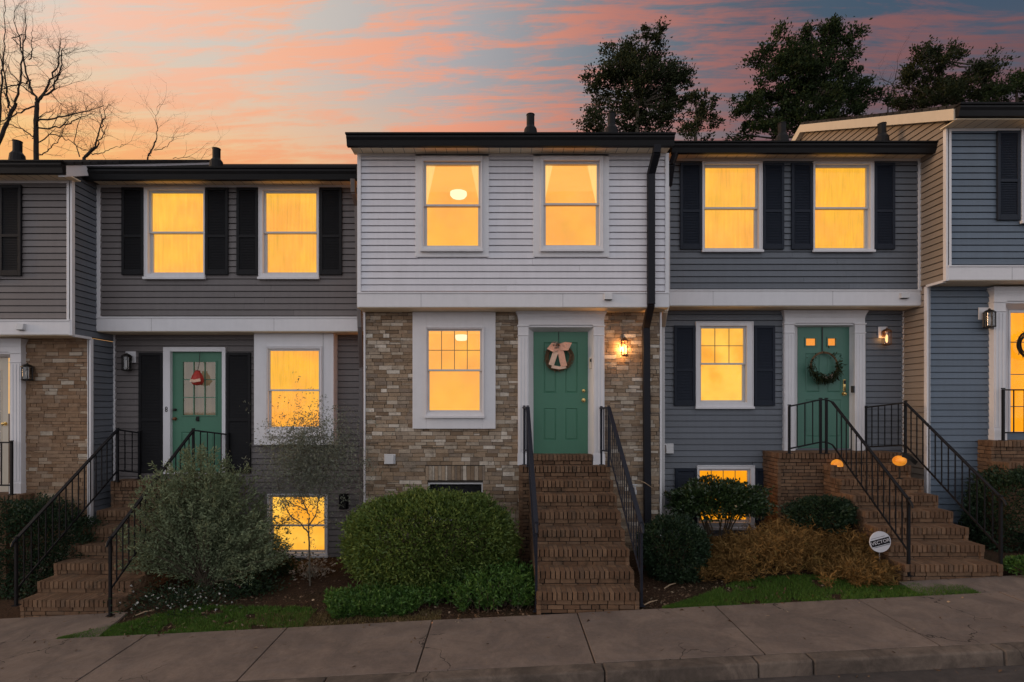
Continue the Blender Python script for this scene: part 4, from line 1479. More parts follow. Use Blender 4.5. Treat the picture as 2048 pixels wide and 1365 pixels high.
def make_steps(label, x0, x1, steps, zbase, landing, mat='brick_step', threshold=None):
    """steps: (D of front edge, top z) from the bottom; landing: (x0, x1, D, z, D_back)"""
    t = thing('brick_stairs', label, 'stairs', ((x0 + x1) / 2, Y(steps[0][0]), zbase))
    zp = zbase
    ends = [s[0] for s in steps[1:]] + [landing[2]]
    for (D, z), De in zip(steps, ends):
        mb = MB()
        ya, yb = Y(D), Y(De) + .06
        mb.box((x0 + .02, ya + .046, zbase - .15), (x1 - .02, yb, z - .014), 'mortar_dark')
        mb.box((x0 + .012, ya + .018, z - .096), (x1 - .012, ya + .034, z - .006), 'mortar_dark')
        mb.box((x0 + .012, ya + .0345, z - .090), (x1 - .012, yb, z - .0022), 'mortar_step')
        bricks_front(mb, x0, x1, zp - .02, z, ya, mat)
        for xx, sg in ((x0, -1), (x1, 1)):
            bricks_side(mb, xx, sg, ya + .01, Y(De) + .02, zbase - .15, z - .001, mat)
        mb.build('step', mat, t, bevel=.003)
        zp = z
    lx0, lx1, D, z, Db2 = landing
    mb = MB()
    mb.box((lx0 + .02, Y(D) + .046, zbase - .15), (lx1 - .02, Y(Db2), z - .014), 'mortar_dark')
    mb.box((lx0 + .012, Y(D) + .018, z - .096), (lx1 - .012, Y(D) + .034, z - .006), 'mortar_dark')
    mb.box((lx0 + .012, Y(D) + .0345, z - .090), (lx1 - .012, Y(D) + .398, z - .0022), 'mortar_step')
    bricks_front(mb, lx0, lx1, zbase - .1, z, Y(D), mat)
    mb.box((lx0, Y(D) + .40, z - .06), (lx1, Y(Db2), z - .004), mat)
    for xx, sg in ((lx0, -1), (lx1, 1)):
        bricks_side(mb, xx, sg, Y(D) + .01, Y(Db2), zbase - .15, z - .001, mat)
    mb.build('landing', mat, t, bevel=.005)
    if threshold:
        tx0, tx1, D, z1_ = threshold
        mb = MB()
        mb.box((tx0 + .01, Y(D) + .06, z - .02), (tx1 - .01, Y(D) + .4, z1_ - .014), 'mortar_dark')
        mb.box((tx0 + .012, Y(D) + .015, z1_ - .096), (tx1 - .012, Y(D) + .398, z1_ - .0045), 'mortar_step')
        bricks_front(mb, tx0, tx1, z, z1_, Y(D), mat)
        mb.build('step', mat, t, bevel=.005)
    return t


cz = [(6.81 + .264 * k, .20 + .2 * k) for k in range(8)]
cz = [(D, Z(yy, D)) for (D, _), yy in zip(cz, (1186, 1143.5, 1100, 1061, 1025, 991.5, 962.5, 933))]
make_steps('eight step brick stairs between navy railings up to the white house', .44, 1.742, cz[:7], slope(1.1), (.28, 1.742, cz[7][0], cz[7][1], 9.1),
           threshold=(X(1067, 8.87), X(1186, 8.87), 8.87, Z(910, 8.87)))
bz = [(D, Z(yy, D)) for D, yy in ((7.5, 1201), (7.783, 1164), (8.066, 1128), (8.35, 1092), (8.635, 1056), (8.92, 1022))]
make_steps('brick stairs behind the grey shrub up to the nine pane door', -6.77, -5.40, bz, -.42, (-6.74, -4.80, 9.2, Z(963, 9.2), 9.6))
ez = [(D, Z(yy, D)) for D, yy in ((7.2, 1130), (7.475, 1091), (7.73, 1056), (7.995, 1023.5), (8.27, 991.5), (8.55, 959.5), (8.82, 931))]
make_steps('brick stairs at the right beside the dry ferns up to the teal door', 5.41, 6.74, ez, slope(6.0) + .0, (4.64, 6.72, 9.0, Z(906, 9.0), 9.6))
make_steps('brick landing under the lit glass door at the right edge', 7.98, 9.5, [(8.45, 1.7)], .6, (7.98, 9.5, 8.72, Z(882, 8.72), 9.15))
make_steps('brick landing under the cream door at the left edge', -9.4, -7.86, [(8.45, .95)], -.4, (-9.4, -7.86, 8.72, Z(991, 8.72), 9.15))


# ------------------------------------------------------------------ iron railings
def make_railing(label, pts, feet, mat, hb=.70, rail=(.045, .022), spacing=.115, skip_posts=(), balust=True, group=None):
    pts = [Vector(p) for p in pts]
    t = thing('stair_railing', label, 'railing', (pts[-1].x, pts[-1].y, feet[-1]), group)
    mb = MB()
    for a, b in zip(pts, pts[1:]):
        e = (b - a).normalized() * .008
        mb.bar(a - e, b + e, rail[0], rail[1])
    d = (pts[-1] - pts[-2]).normalized()
    mb.tube([pts[-1], pts[-1] + d * .06 + Vector((0, 0, -.005)), pts[-1] + d * .09 + Vector((0, 0, -.04))], [rail[0] * .45, rail[0] * .42, rail[0] * .3], 8)
    mb.build('handrail', mat, t, bevel=.004)
    lows = [p - Vector((0, 0, hb)) for p in pts]
    mb = MB()
    for a, b in zip(lows, lows[1:]):
        mb.bar(a, b, .014, .024)
    mb.build('bottom_rail', mat, t)
    for i, (p, f) in enumerate(zip(pts, feet)):
        if i in skip_posts:
            continue
        mb = MB()
        mb.box((p.x - .016, p.y - .016, f), (p.x + .016, p.y + .016, p.z + .004))
        mb.box((p.x - .04, p.y - .04, f), (p.x + .04, p.y + .04, f + .008))
        mb.box((p.x - .02, p.y - .02, p.z + rail[1] * .6), (p.x + .02, p.y + .02, p.z + rail[1] * .6 + .018))
        mb.build('post', mat, t)
    if balust:
        for a, b in zip(pts, pts[1:]):
            L = Vector((b.x - a.x, b.y - a.y)).length
            n = max(1, int(round(L / spacing)))
            for k in range(1, n):
                p = a.lerp(b, k / n)
                mb = MB()
                mb.box((p.x - .0065, p.y - .0065, p.z - hb), (p.x + .0065, p.y + .0065, p.z - .005))
                mb.build('baluster', mat, t)
    return t


zl = cz[7][1]
make_railing('navy iron railing at the left of the central brick stairs', [(.36, -.10, 2.57), (.405, -.40, 2.57), (.435, -2.10, 1.07)], [zl, zl, slope(.4) + .02], 'iron_blue', rail=(.062, .028))
make_railing('navy iron railing at the right of the central brick stairs', [(1.64, -.10, 2.56), (1.705, -.40, 2.57), (1.79, -2.10, 1.07)], [zl, zl, slope(1.8) + .02], 'iron_blue', rail=(.062, .028))
zb_ = Z(963, 9.2)
make_railing('black iron railing at the left of the leftmost stairs', [(-6.43, .48, 2.12), (-6.60, .18, 2.19), (-6.72, -1.60, .76)], [zb_, zb_, -.16], 'iron', rail=(.05, .025))
make_railing('black iron railing between the leftmost stairs and the grey shrub', [(-4.86, .48, 2.09), (-5.30, .18, 2.18), (-5.42, -1.60, .76)], [zb_, zb_, -.30], 'iron', rail=(.05, .025))
zc_ = Z(906, 9.0)
make_railing('black iron railing crossing in front of the teal door', [(4.745, -.14, 2.59), (5.25, -.16, 2.70), (5.34, -.17, 2.70), (5.42, -.2, 2.66), (5.49, -1.76, 1.33)], [zc_, zc_, zc_, zc_, .30], 'iron', skip_posts=(3,))
make_railing('black iron railing at the right of the teal door stairs', [(6.43, .48, 2.57), (6.635, -.18, 2.65), (6.745, -1.75, 1.36)], [zc_, zc_, .28], 'iron')
make_railing('black iron railing in front of the lit glass door', [(8.19, -.24, 2.86), (9.4, -.24, 2.86)], [Z(882, 8.72)] * 2, 'iron', spacing=.17)
make_railing('black iron railing in front of the cream door', [(-8.03, -.24, 2.00), (-9.2, -.24, 2.00)], [Z(991, 8.72)] * 2, 'iron', spacing=.17)


# ------------------------------------------------------------------ wall lanterns
def lantern(label, px, py, D, w, hgt, body, lit, plate=True, light=0.0, tilt=0):
    c = P(px, py, D)
    t = thing('wall_lantern', label, 'wall lantern', (c.x, Y(D), c.z))
    y = Y(D) - .014
    if plate:
        mb = MB()
        mb.box((c.x - w * .55, y - .010, c.z + hgt * .02), (c.x + w * .55, y + .004, c.z + hgt * .62))
        mb.build('back_plate', 'white_trim', t, bevel=.003)
    cy_l = y - .105
    mb = MB()
    mb.box((c.x - .022, y - .03, c.z + hgt * .05), (c.x + .022, y - .010, c.z + hgt * .38))
    mb.tube([(c.x, y - .02, c.z + hgt * .28), (c.x, y - .06, c.z + hgt * .40), (c.x, cy_l, c.z + hgt * .47)], .009, 8)
    mb.build('arm', body, t)
    mb = MB()
    r = w * .5
    mb.lathe((c.x, cy_l, c.z + hgt * .30), [(r * 1.08, 0), (r * 1.05, .012), (r * .62, hgt * .13), (r * .2, hgt * .17), (r * .16, hgt * .22)], 8)
    mb.build('cap', body, t)
    mb = MB()
    mb.lathe((c.x, cy_l, c.z - hgt * .44), [(r * .45, 0), (r * .95, .012), (r * 1.0, .03), (r * .9, .034)], 8)
    for k in range(6):
        a = math.pi / 3 * k + .2
        mb.tube([(c.x + r * .93 * math.cos(a), cy_l + r * .93 * math.sin(a), c.z - hgt * .40), (c.x + r * .93 * math.cos(a), cy_l + r * .93 * math.sin(a), c.z + hgt * .31)], .0045 if lit else .008, 6)
    mb.build('cage', body, t)
    mb = MB()
    mb.tube([(c.x, cy_l, c.z - hgt * .37), (c.x, cy_l, c.z + hgt * .30)], r * .84, 12, cap=False)
    mb.build('lamp_glass', 'pane' if lit else 'pane_mirror', t, smooth=True)
    mb = MB()
    mb.lathe((c.x, cy_l, c.z - hgt * .28), [(.008, 0), (.020, hgt * .10), (.024, hgt * .22), (.018, hgt * .36), (.004, hgt * .44)], 12)
    mb.build('bulb', lit or 'frosted_lamp', t, smooth=True)
    if light:
        ld = bpy.data.lights.new('lantern_light', 'POINT')
        ld.energy = light
        ld.color = (1.0, .46, .14)
        ld.shadow_soft_size = .012
        lo = bpy.data.objects.new('lantern_light', ld)
        COL.objects.link(lo)
        lo.location = (c.x, cy_l + .042, c.z)
        attach(lo, t)
    return t


lantern('glowing wall lantern on the brick beside the six panel door', 1246, 697, 9.0, .12, .34, 'copper', 'glow_bulb', plate=False, light=14.0)
lantern('glowing copper wall lantern beside the teal door', 1764, 677, 9.55, .15, .33, 'copper', 'glow_bulb_soft', light=.55)
lantern('unlit black wall lantern on white plate beside the nine pane door', 263, 727, 9.55, .165, .34, 'dark_metal', None)
lantern('unlit black wall lantern on the brown brick at the far left', 67, 747, 9.0, .165, .31, 'dark_metal', None, plate=False)
lantern('unlit black wall lantern on blue siding at the far right', 1966, 641, 9.0, .165, .34, 'dark_metal', None)


# ------------------------------------------------------------------ things hanging on the doors
def ring_twigs(mb, c, r, tube, n, squash=1.0, wob=.10):
    for k in range(n):
        ph, rr = random.uniform(0, 6.3), r + random.uniform(-tube, tube)
        oy = random.uniform(-tube, tube) * .7
        pts = []
        for i in range(33):
            a = 2 * math.pi * i / 32
            q = rr * (1 + wob * .5 * math.sin(a * random.choice((3, 3)) + ph))
            pts.append(c + Vector((math.cos(a) * q, oy + .4 * tube * math.sin(a * 4 + ph), math.sin(a) * q * squash)))
        mb.tube(pts, random.uniform(.004, .008), 5, cap=False)


# grapevine wreath with a ribbon bow
c = P(1118, 715, 9.06)
t = thing('door_wreath', 'grapevine wreath with pink burlap bow on the six panel door', 'wreath', tuple(c))
mb = MB()
ring_twigs(mb, c, .215, .042, 15, .95)
for k in range(26):
    a = random.uniform(0, 6.3)
    p = c + Vector((math.cos(a) * .2, 0, math.sin(a) * .19))
    d = Vector((math.cos(a + 1.2), random.uniform(-.4, .2), math.sin(a + 1.2))) * random.uniform(.07, .14)
    mb.tube([p, p + d * .5 + Vector((0, -.01, 0)), p + d], [.005, .004, .002], 5)
mb.build('vine_ring', 'twig', t)


def ribbon(mb, pts, w, nrm=Vector((0, -1, 0)), th=.006):
    pts = [Vector(p) for p in pts]
    prev = None
    for i, p in enumerate(pts):
        d = (pts[min(i + 1, len(pts) - 1)] - pts[max(i - 1, 0)]).normalized()
        s = d.cross(nrm).normalized() * w / 2
        cur = (p - s, p + s)
        if prev:
            a, b = prev
            q = nrm * th
            mb.hull([a, b, cur[1], cur[0], a + q, b + q, cur[1] + q, cur[0] + q])
        prev = cur
k0 = c + Vector((-.02, -.07, .17))
mb = MB()
ribbon(mb, [k0, k0 + Vector((.05, -.005, -.12)), k0 + Vector((.075, .0, -.24)), k0 + Vector((.10, .008, -.33))], .105)
ribbon(mb, [k0 + Vector((.03, 0, 0)), k0 + Vector((.13, -.03, .03)), k0 + Vector((.18, -.02, .055)), k0 + Vector((.14, -.045, -.02)), k0 + Vector((.03, -.01, -.015))], .10)
ribbon(mb, [k0 + Vector((-.02, -.01, 0)), k0 + Vector((-.10, -.03, .02)), k0 + Vector((-.15, -.02, -.03)), k0 + Vector((-.09, -.045, -.05)), k0 + Vector((-.01, -.012, -.015))], .09)
mb.build('bow', 'ribbon', t)
mb = MB()
ribbon(mb, [k0, k0 + Vector((-.06, -.005, -.13)), k0 + Vector((-.10, 0, -.25)), k0 + Vector((-.12, .008, -.31))], .09)
ribbon(mb, [c + Vector((-.13, -.05, -.16)), c + Vector((0, -.06, -.185)), c + Vector((.11, -.05, -.165))], .05)
mb.build('ribbon_tail', 'ribbon_pale', t)
C_, U_ = [], []
for k in range(60):
    v = Vector((random.gauss(0, 1), random.gauss(-.5, .6), random.gauss(0, 1))).normalized()
    p = c + Vector((-.075, -.07, .185)) + v * random.uniform(0, .03)
    C_.append(p)
    U_.append(v)
leaves('flower', C_, U_, RNG.uniform(.04, .075, 60), .038, 'leaf_cream', t)
mb = MB()
mb.box((c.x - .004, c.y + .045, c.z + .18), (c.x + .004, c.y + .052, Z(664, 9.12)))
mb.build('hanger', 'dark_metal', t)

# thin hoop wreath with a leaf spray
c = P(1648, 732, 9.56)
t = thing('door_wreath', 'thin hoop wreath with dark leaf spray on the teal door', 'wreath', tuple(c))
mb = MB()
ring_twigs(mb, c, .235, .012, 9, 1.0, .03)
mb.build('hoop', 'twig', t)
C_, U_ = [], []
for k in range(620):
    a = math.radians(random.gauss(272, 52))
    p = c + Vector((math.cos(a) * .235, -.02, math.sin(a) * .235)) + Vector((random.gauss(0, .035), random.gauss(-.02, .02), random.gauss(0, .035)))
    C_.append(p)
    U_.append((math.cos(a) + random.gauss(0, .8), random.gauss(-.5, .5), math.sin(a) + random.gauss(0, .8)))
leaves('leaf_spray', C_, U_, RNG.uniform(.035, .085, 620), RNG.uniform(.014, .034, 620), 'leaf_tree_red', t)
C_, U_ = [], []
for k in range(24):
    p = c + Vector((random.choice((-.03, .07)) + random.gauss(0, .02), -.07, -.20 + random.gauss(0, .015)))
    C_.append(p)
    U_.append((random.gauss(0, 1), -.5, random.gauss(0, 1)))
leaves('flower', C_, U_, .035, .022, 'leaf_cream', t)
mb = MB()
mb.box((c.x - .008, c.y + .045, c.z + .235), (c.x + .008, c.y + .052, Z(655, 9.62)))
mb.build('hanger', 'dark_metal', t)

# red cloth ornament on the nine pane door
c = P(397, 755, 9.50)
t = thing('door_ornament', 'red cloth ornament hanging on a cord over the door panes', 'ornament', tuple(c))
mb = MB()
mb.lathe((c.x, c.y - .03, c.z - .145), [(.02, 0), (.075, .012), (.100, .06), (.104, .11), (.085, .17), (.058, .215), (.040, .25), (.048, .262), (.02, .268)], 10)
mb.build('pouch', 'red_cloth', t)
mb = MB()
ribbon(mb, [(c.x - .088, c.y - .10, c.z - .055), (c.x, c.y - .145, c.z - .075), (c.x + .092, c.y - .10, c.z - .05)], .05)
mb.build('band', 'ribbon_pale', t)
mb = MB()
mb.tube([(c.x, c.y - .03, c.z + .12), (c.x + .01, c.y - .0, c.z + .22), (c.x, c.y + .045, Z(706, 9.55))], .006, 6)
mb.build('cord', 'dark_metal', t)

# dark twig wreath on the lit door at the right edge
c = P(2062, 690, 9.03)
t = thing('door_wreath', 'dark twig wreath silhouetted on the lit glass door', 'wreath', tuple(c))
mb = MB()
ring_twigs(mb, c, .20, .03, 16)
for k in range(30):
    a = random.uniform(0, 6.3)
    p = c + Vector((math.cos(a) * .2, 0, math.sin(a) * .2))
    mb.tube([p, p + Vector((math.cos(a + .9), -.2, math.sin(a + .9))) * random.uniform(.06, .13)], [.006, .003], 5)
mb.build('vine_ring', 'dark_metal', t)
mb = MB()
mb.box((c.x - .004, c.y + .03, c.z + .18), (c.x + .004, c.y + .036, Z(624, 9.08)))
mb.build('hanger', 'dark_metal', t)

# ------------------------------------------------------------------ garden lanterns and the yard sign
def garden_lantern(label, px, py, D, r, zfoot, dome):
    c = P(px, py, D)
    t = thing('garden_lantern', label, 'garden lantern', (c.x, c.y, zfoot))
    mb = MB()
    if dome:
        mb.lathe((c.x, c.y, c.z - r * .55), [(r * .98, 0), (r, r * .25), (r * .92, r * .65), (r * .7, r * .98), (r * .35, r * 1.2), (.004, r * 1.28)], 18)
    else:
        pts = [(r * math.sin(math.pi * k / 10), r * .86 * (1 - math.cos(math.pi * k / 10))) for k in range(11)]
        mb.lathe((c.x, c.y, c.z - r * .86), pts, 18)
    mb.build('globe', 'glow_globe', t, smooth=True)
    mb = MB()
    mb.tube([(c.x, c.y, zfoot), (c.x, c.y, c.z - r * .5)], .013 if not dome else .03, 8)
    mb.lathe((c.x, c.y, zfoot), [(.05, 0), (.05, .012), (.015, .02)], 12)
    mb.build('stake', 'dark_metal', t)
    if not dome:
        mb = MB()
        mb.tube([(c.x, c.y, c.z + r * .7), (c.x + .01, c.y, c.z + r * 1.2)], [.012, .008], 6)
        ribbon(mb, [(c.x + .0, c.y - .06, c.z + .10), (c.x + .12, c.y - .06, c.z + .06), (c.x + .24, c.y - .04, c.z - .04)], .07)
        mb.build('leaf_top', 'dark_metal', t)
    return t


garden_lantern('orange dome garden lantern at the left end of the brick steps', 1674, 927, 8.90, .092, ez[6][1] - .0, True)
garden_lantern('round orange globe lantern with dark leaf on the brick steps', 1799, 922, 8.62, .098, ez[5][1], False)

c = P(1760, 1084, 7.45)
t = thing('yard_sign', 'round white yard sign with tilted black lettered band on a stake', 'yard sign', (c.x, c.y, gz(c.x, c.y)))
R = .148
rot = Matrix.Rotation(math.radians(-15), 4, 'Y')
mb = MB()
n = 48
ring = [(R * math.cos(2 * math.pi * k / n), R * .985 * math.sin(2 * math.pi * k / n)) for k in range(n)]
n0 = len(mb.v)
for yy in (-.006, .006):
    mb.v += [(c.x + a, c.y + yy, c.z + b) for a, b in ring]
mb.f.append(tuple(range(n)))
mb.f.append(tuple(reversed(range(n, 2 * n))))
for k in range(n):
    mb.f.append((k, n + k, n + (k + 1) % n, (k + 1) % n))
mb.mi = [0] * len(mb.f)
mb.build('disc', 'sign_white', t)


def rot_pt(a, b, yy):
    v = rot @ Vector((a, 0, b))
    return (c.x + v.x, c.y + yy, c.z + v.z)
mb = MB()
mb.hull([rot_pt(-.128, -.047, -.009), rot_pt(.128, -.047, -.009), rot_pt(.128, -.047, -.0062), rot_pt(-.128, -.047, -.0062),
         rot_pt(-.136, .042, -.009), rot_pt(.132, .042, -.009), rot_pt(.132, .042, -.0062), rot_pt(-.136, .042, -.0062)])
mb.hull([rot_pt(-.100, -.063, -.009), rot_pt(.120, -.063, -.009), rot_pt(.120, -.063, -.0062), rot_pt(-.100, -.063, -.0062),
         rot_pt(-.100, -.058, -.009), rot_pt(.122, -.058, -.009), rot_pt(.122, -.058, -.0062), rot_pt(-.100, -.058, -.0062)])
mb.hull([rot_pt(-.115, .066, -.009), rot_pt(.08, .066, -.009), rot_pt(.08, .066, -.0062), rot_pt(-.115, .066, -.0062),
         rot_pt(-.115, .069, -.009), rot_pt(.08, .069, -.009), rot_pt(.08, .069, -.0062), rot_pt(-.115, .069, -.0062)])
mb.build('band', 'sign_black', t)
cu = bpy.data.curves.new('lettering', 'FONT')
cu.body = 'VECTOR'
cu.size = .068
cu.align_x = 'CENTER'
cu.align_y = 'CENTER'
cu.extrude = .001
tmp = bpy.data.objects.new('lettering_curve', cu)
COL.objects.link(tmp)
dg = bpy.context.evaluated_depsgraph_get()
me = bpy.data.meshes.new_from_object(tmp.evaluated_get(dg))
bpy.data.objects.remove(tmp, do_unlink=True)
me.transform(Matrix.Translation((c.x, c.y - .0108, c.z)) @ rot @ Matrix.Translation((.0, 0, -.002)) @ Matrix.Rotation(math.radians(90), 4, 'X'))
me.materials.clear()
me.materials.append(M['sign_white'])
lo = bpy.data.objects.new('lettering', me)
COL.objects.link(lo)
attach(lo, t)
mb = MB()
mb.tube([(c.x, c.y + .012, c.z + .04), (c.x, c.y + .012, gz(c.x, c.y) - .1)], .007, 8)
mb.build('stake', 'grey_metal', t)


# ------------------------------------------------------------------ planting
def unit(n):
    v = RNG.normal(size=(n, 3))
    return v / np.linalg.norm(v, axis=1, keepdims=True)


def shrub(name, label, cat, c, r, n, L, Wd, mat, p=2.0, lump=.07, freq=3.0, shell=.22, zmin=-1.0, stems=0, base=None, up=.25, group=None, parts=True):
    """leafy dome: leaves fill an outer shell, with a few stems underneath"""
    c = Vector(c)
    t = thing(name, label, cat, (c.x, c.y, gz(c.x, c.y) if base is None else base), group)
    d = unit(int(n * 1.6))
    d = d[d[:, 2] > zmin][:n]
    k = (np.abs(d) ** p).sum(1) ** (-1 / p)
    lum = np.array([mnoise.noise((v[0] * freq + c.x, v[1] * freq, v[2] * freq)) + .9 * mnoise.noise((v[0] * 1.9, v[1] * 1.9 + c.x, v[2] * 1.9)) + .5 * mnoise.noise((v[0] * freq * 2.7, v[1] * freq * 2.7 + c.x, v[2] * freq * 2.7)) for v in d])
    rad = k * (1 + lump * lum * 1.6) * (1 - shell * RNG.random(len(d)) ** 1.6)
    stray = RNG.random(len(d)) < .05
    rad = np.where(stray, k * (1 + lump * lum * 1.6) * (1 + .09 * RNG.random(len(d)) ** 1.5), rad)
    pos = np.array(c) + d * rad[:, None] * np.array(r)
    U = d * .8 + unit(len(d)) * .75 + np.array((0, 0, up))
    leaves('foliage', pos, U, RNG.uniform(L * .65, L * 1.2, len(d)), RNG.uniform(Wd * .7, Wd * 1.2, len(d)), mat, t)
    mb = MB()
    z0 = gz(c.x, c.y) - .05
    for k in range(stems or 9):
        a = random.uniform(0, 6.3)
        q = Vector((math.cos(a) * r[0] * random.uniform(.2, .75), math.sin(a) * r[1] * random.uniform(.2, .7), r[2] * random.uniform(-.1, .6)))
        b = Vector((c.x + q.x * .15, c.y + q.y * .15, z0))
        mb.tube([b, b.lerp(c + q, .5) + Vector((random.gauss(0, .03), random.gauss(0, .03), 0)), c + q], [.016, .011, .004], 6)
    mb.build('stem', 'stem', t)
    return t


# big clipped boxwood dome
shrub('boxwood_shrub', 'big clipped yellow green boxwood dome left of the central stairs', 'shrub', (X(862, 8.0), Y(8.0), .56), (1.27, .72, .73), 40000, .060, .024, 'leaf_box', p=2.35, lump=.055, freq=6.5, shell=.24, zmin=-.85)
# round dark shrub right of the stairs
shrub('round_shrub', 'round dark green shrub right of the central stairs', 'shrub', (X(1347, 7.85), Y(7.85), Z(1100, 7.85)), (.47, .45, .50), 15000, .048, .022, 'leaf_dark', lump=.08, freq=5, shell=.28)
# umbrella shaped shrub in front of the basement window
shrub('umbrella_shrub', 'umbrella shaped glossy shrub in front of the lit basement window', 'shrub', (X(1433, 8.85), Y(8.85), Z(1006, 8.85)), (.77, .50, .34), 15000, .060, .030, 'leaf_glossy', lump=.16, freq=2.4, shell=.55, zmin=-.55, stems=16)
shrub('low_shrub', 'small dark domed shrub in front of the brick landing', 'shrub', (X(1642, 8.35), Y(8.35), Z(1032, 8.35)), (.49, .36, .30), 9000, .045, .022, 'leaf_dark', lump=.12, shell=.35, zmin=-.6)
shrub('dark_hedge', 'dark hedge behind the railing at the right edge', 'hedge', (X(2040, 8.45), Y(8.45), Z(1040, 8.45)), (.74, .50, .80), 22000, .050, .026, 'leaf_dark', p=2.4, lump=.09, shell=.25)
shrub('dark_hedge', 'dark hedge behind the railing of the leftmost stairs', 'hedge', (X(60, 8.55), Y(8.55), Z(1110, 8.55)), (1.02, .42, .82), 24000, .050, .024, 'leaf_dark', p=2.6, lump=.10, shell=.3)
shrub('low_shrub', 'small low green plant beside the right path', 'shrub', (X(2045, 7.3), Y(7.3), .38), (.22, .2, .14), 1500, .05, .025, 'leaf_groundcover', zmin=-.2)


def sprays(tufts, stems_n, leaf_n, h, spread, L, Wd, droop=.5):
    """arching leafy stems from tuft bases: returns leaf bases, directions and stem polylines"""
    C_, U_, S_ = [], [], []
    for (bx, by, bz, s) in tufts:
        for k in range(stems_n):
            a = random.uniform(0, 6.3)
            out = spread * s * random.uniform(.3, 1.1)
            hh = h * s * random.uniform(.55, 1.1)
            pts = []
            for i in range(6):
                f = i / 5
                pts.append(Vector((bx + math.cos(a) * out * f ** 1.3, by + math.sin(a) * out * f ** 1.3, bz + hh * (f - droop * .5 * f * f))))
            S_.append(pts)
            for i in range(leaf_n):
                f = random.uniform(.18, 1.0)
                j = min(int(f * 5), 4)
                q = pts[j].lerp(pts[j + 1], f * 5 - j)
                d = (pts[j + 1] - pts[j]).normalized()
                C_.append(q)
                U_.append(d * .6 + Vector((random.gauss(0, .7), random.gauss(0, .7), random.gauss(.1, .5))))
    return C_, U_, S_


# green ground cover below the boxwood
tufts = []
for k in range(430):
    f = random.random()
    px = 660 + 410 * f
    D = random.uniform(7.0, 7.75) if px > 800 else random.uniform(7.0, 7.5)
    x = X(px, D)
    big = .55 + .75 * math.exp(-((px - 985) / 90) ** 2) + .15 * math.exp(-((px - 760) / 60) ** 2)
    if abs(px - 880) < 40 and D < 7.25:
        continue
    edge = min(1.0, (D - 6.9) / .25)
    tufts.append((x, Y(D), gz(x, Y(D)) - .01, 1.45 * big * (.55 + .45 * edge)))
C_, U_, S_ = sprays(tufts, 9, 14, .30, .14, .05, .02, .35)
t = thing('spreading_shrub', 'bright green spreading shrub below the boxwood beside the central stairs', 'shrub', (-.6, -1.6, gz(-.6, -1.6)))
leaves('foliage', C_, U_, RNG.uniform(.034, .072, len(C_)), RNG.uniform(.014, .026, len(C_)), 'leaf_groundcover', t)
mb = MB()
for s in S_[::6]:
    mb.tube(s[:5], [.004] * 5, 4)
mb.build('stem', 'stem', t)

# dry tan ferns on the right bed: one mass
tufts = []
for k in range(300):
    px = random.uniform(1412, 1850)
    f = (px - 1412) / 438
    D = random.uniform(7.45, 8.75) if f < .55 else random.uniform(7.15, 8.0)
    x = X(px, D)
    if x > 5.30 and D > 7.15:
        x = random.uniform(4.4, 5.28)
    s = 1.0 + .35 * math.exp(-((f - .35) / .25) ** 2)
    if f < .12 or D < 7.5:
        s *= .62
    tufts.append((x, Y(D), gz(x, Y(D)) - .02, s))
tufts = [(a, b, c_, d_ * (.75 + .75 * (mnoise.noise((a * 2.6, b * 2.6, 9)) + .35))) for a, b, c_, d_ in tufts]
C_, U_, S_ = sprays(tufts, 9, 15, .55, .24, .05, .012, .75)
o = leaves('dry_fern_mass', C_, U_, RNG.uniform(.045, .115, len(C_)), RNG.uniform(.007, .017, len(C_)), 'leaf_tan')
tag(o, 'mass of dry tan fern foliage in the right bed', 'dry ferns', kind='stuff')

# big airy grey-green shrub
base = Vector((X(415, 8.25), Y(8.25), 0))
base.z = gz(base.x, base.y)
C_, U_, S_ = [], [], []
for k in range(560):
    th = random.uniform(-1.3, 1.3)
    hmax = 2.38 * math.cos(th * .55) if th < 0 else 2.30 * math.cos(th * .62)
    wmax = 1.42 if th < 0 else 1.42
    f = random.uniform(.40, 1.0) ** .7 * (1.10 if random.random() < .12 else 1.0) * (.94 + .12 * mnoise.noise((th * 3.0, 1.7, 0)))
    tip = base + Vector((math.sin(th) * wmax * f * 1.02, random.uniform(-.62, .42) * (1 - .2 * f), math.cos(th) ** .8 * hmax * f * .98 - .05))
    mid_ = base.lerp(tip, .5) + Vector((-math.sin(th) * .10, random.gauss(0, .05), .12))
    pts = []
    for i in range(8):
        q = i / 7
        p = base * (1 - q) ** 2 + mid_ * 2 * q * (1 - q) + tip * q * q
        pts.append(p + Vector((random.gauss(0, .012), random.gauss(0, .012), random.gauss(0, .012))))
    S_.append(pts)
    nl = int(115 * f)
    for i in range(nl):
        q = 1 - random.random() ** 1.7 * .72
        j = min(int(q * 7), 6)
        p = pts[j].lerp(pts[j + 1], q * 7 - j) + Vector((random.gauss(0, .028), random.gauss(0, .028), random.gauss(0, .028)))
        d = (pts[j + 1] - pts[j]).normalized()
        C_.append(p)
        U_.append(d * .7 + Vector((random.gauss(0, .7), random.gauss(0, .7), random.gauss(.05, .6))))
t = thing('grey_shrub', 'tall airy grey green shrub spilling beside the leftmost stairs', 'shrub', tuple(base))
leaves('foliage', C_, U_, RNG.uniform(.034, .072, len(C_)), RNG.uniform(.012, .026, len(C_)), 'leaf_grey', t)
mb = MB()
for s in S_[::3]:
    mb.tube(s, [.011, .009, .008, .007, .006, .005, .004, .002], 5)
mb.build('stem', 'stem', t)

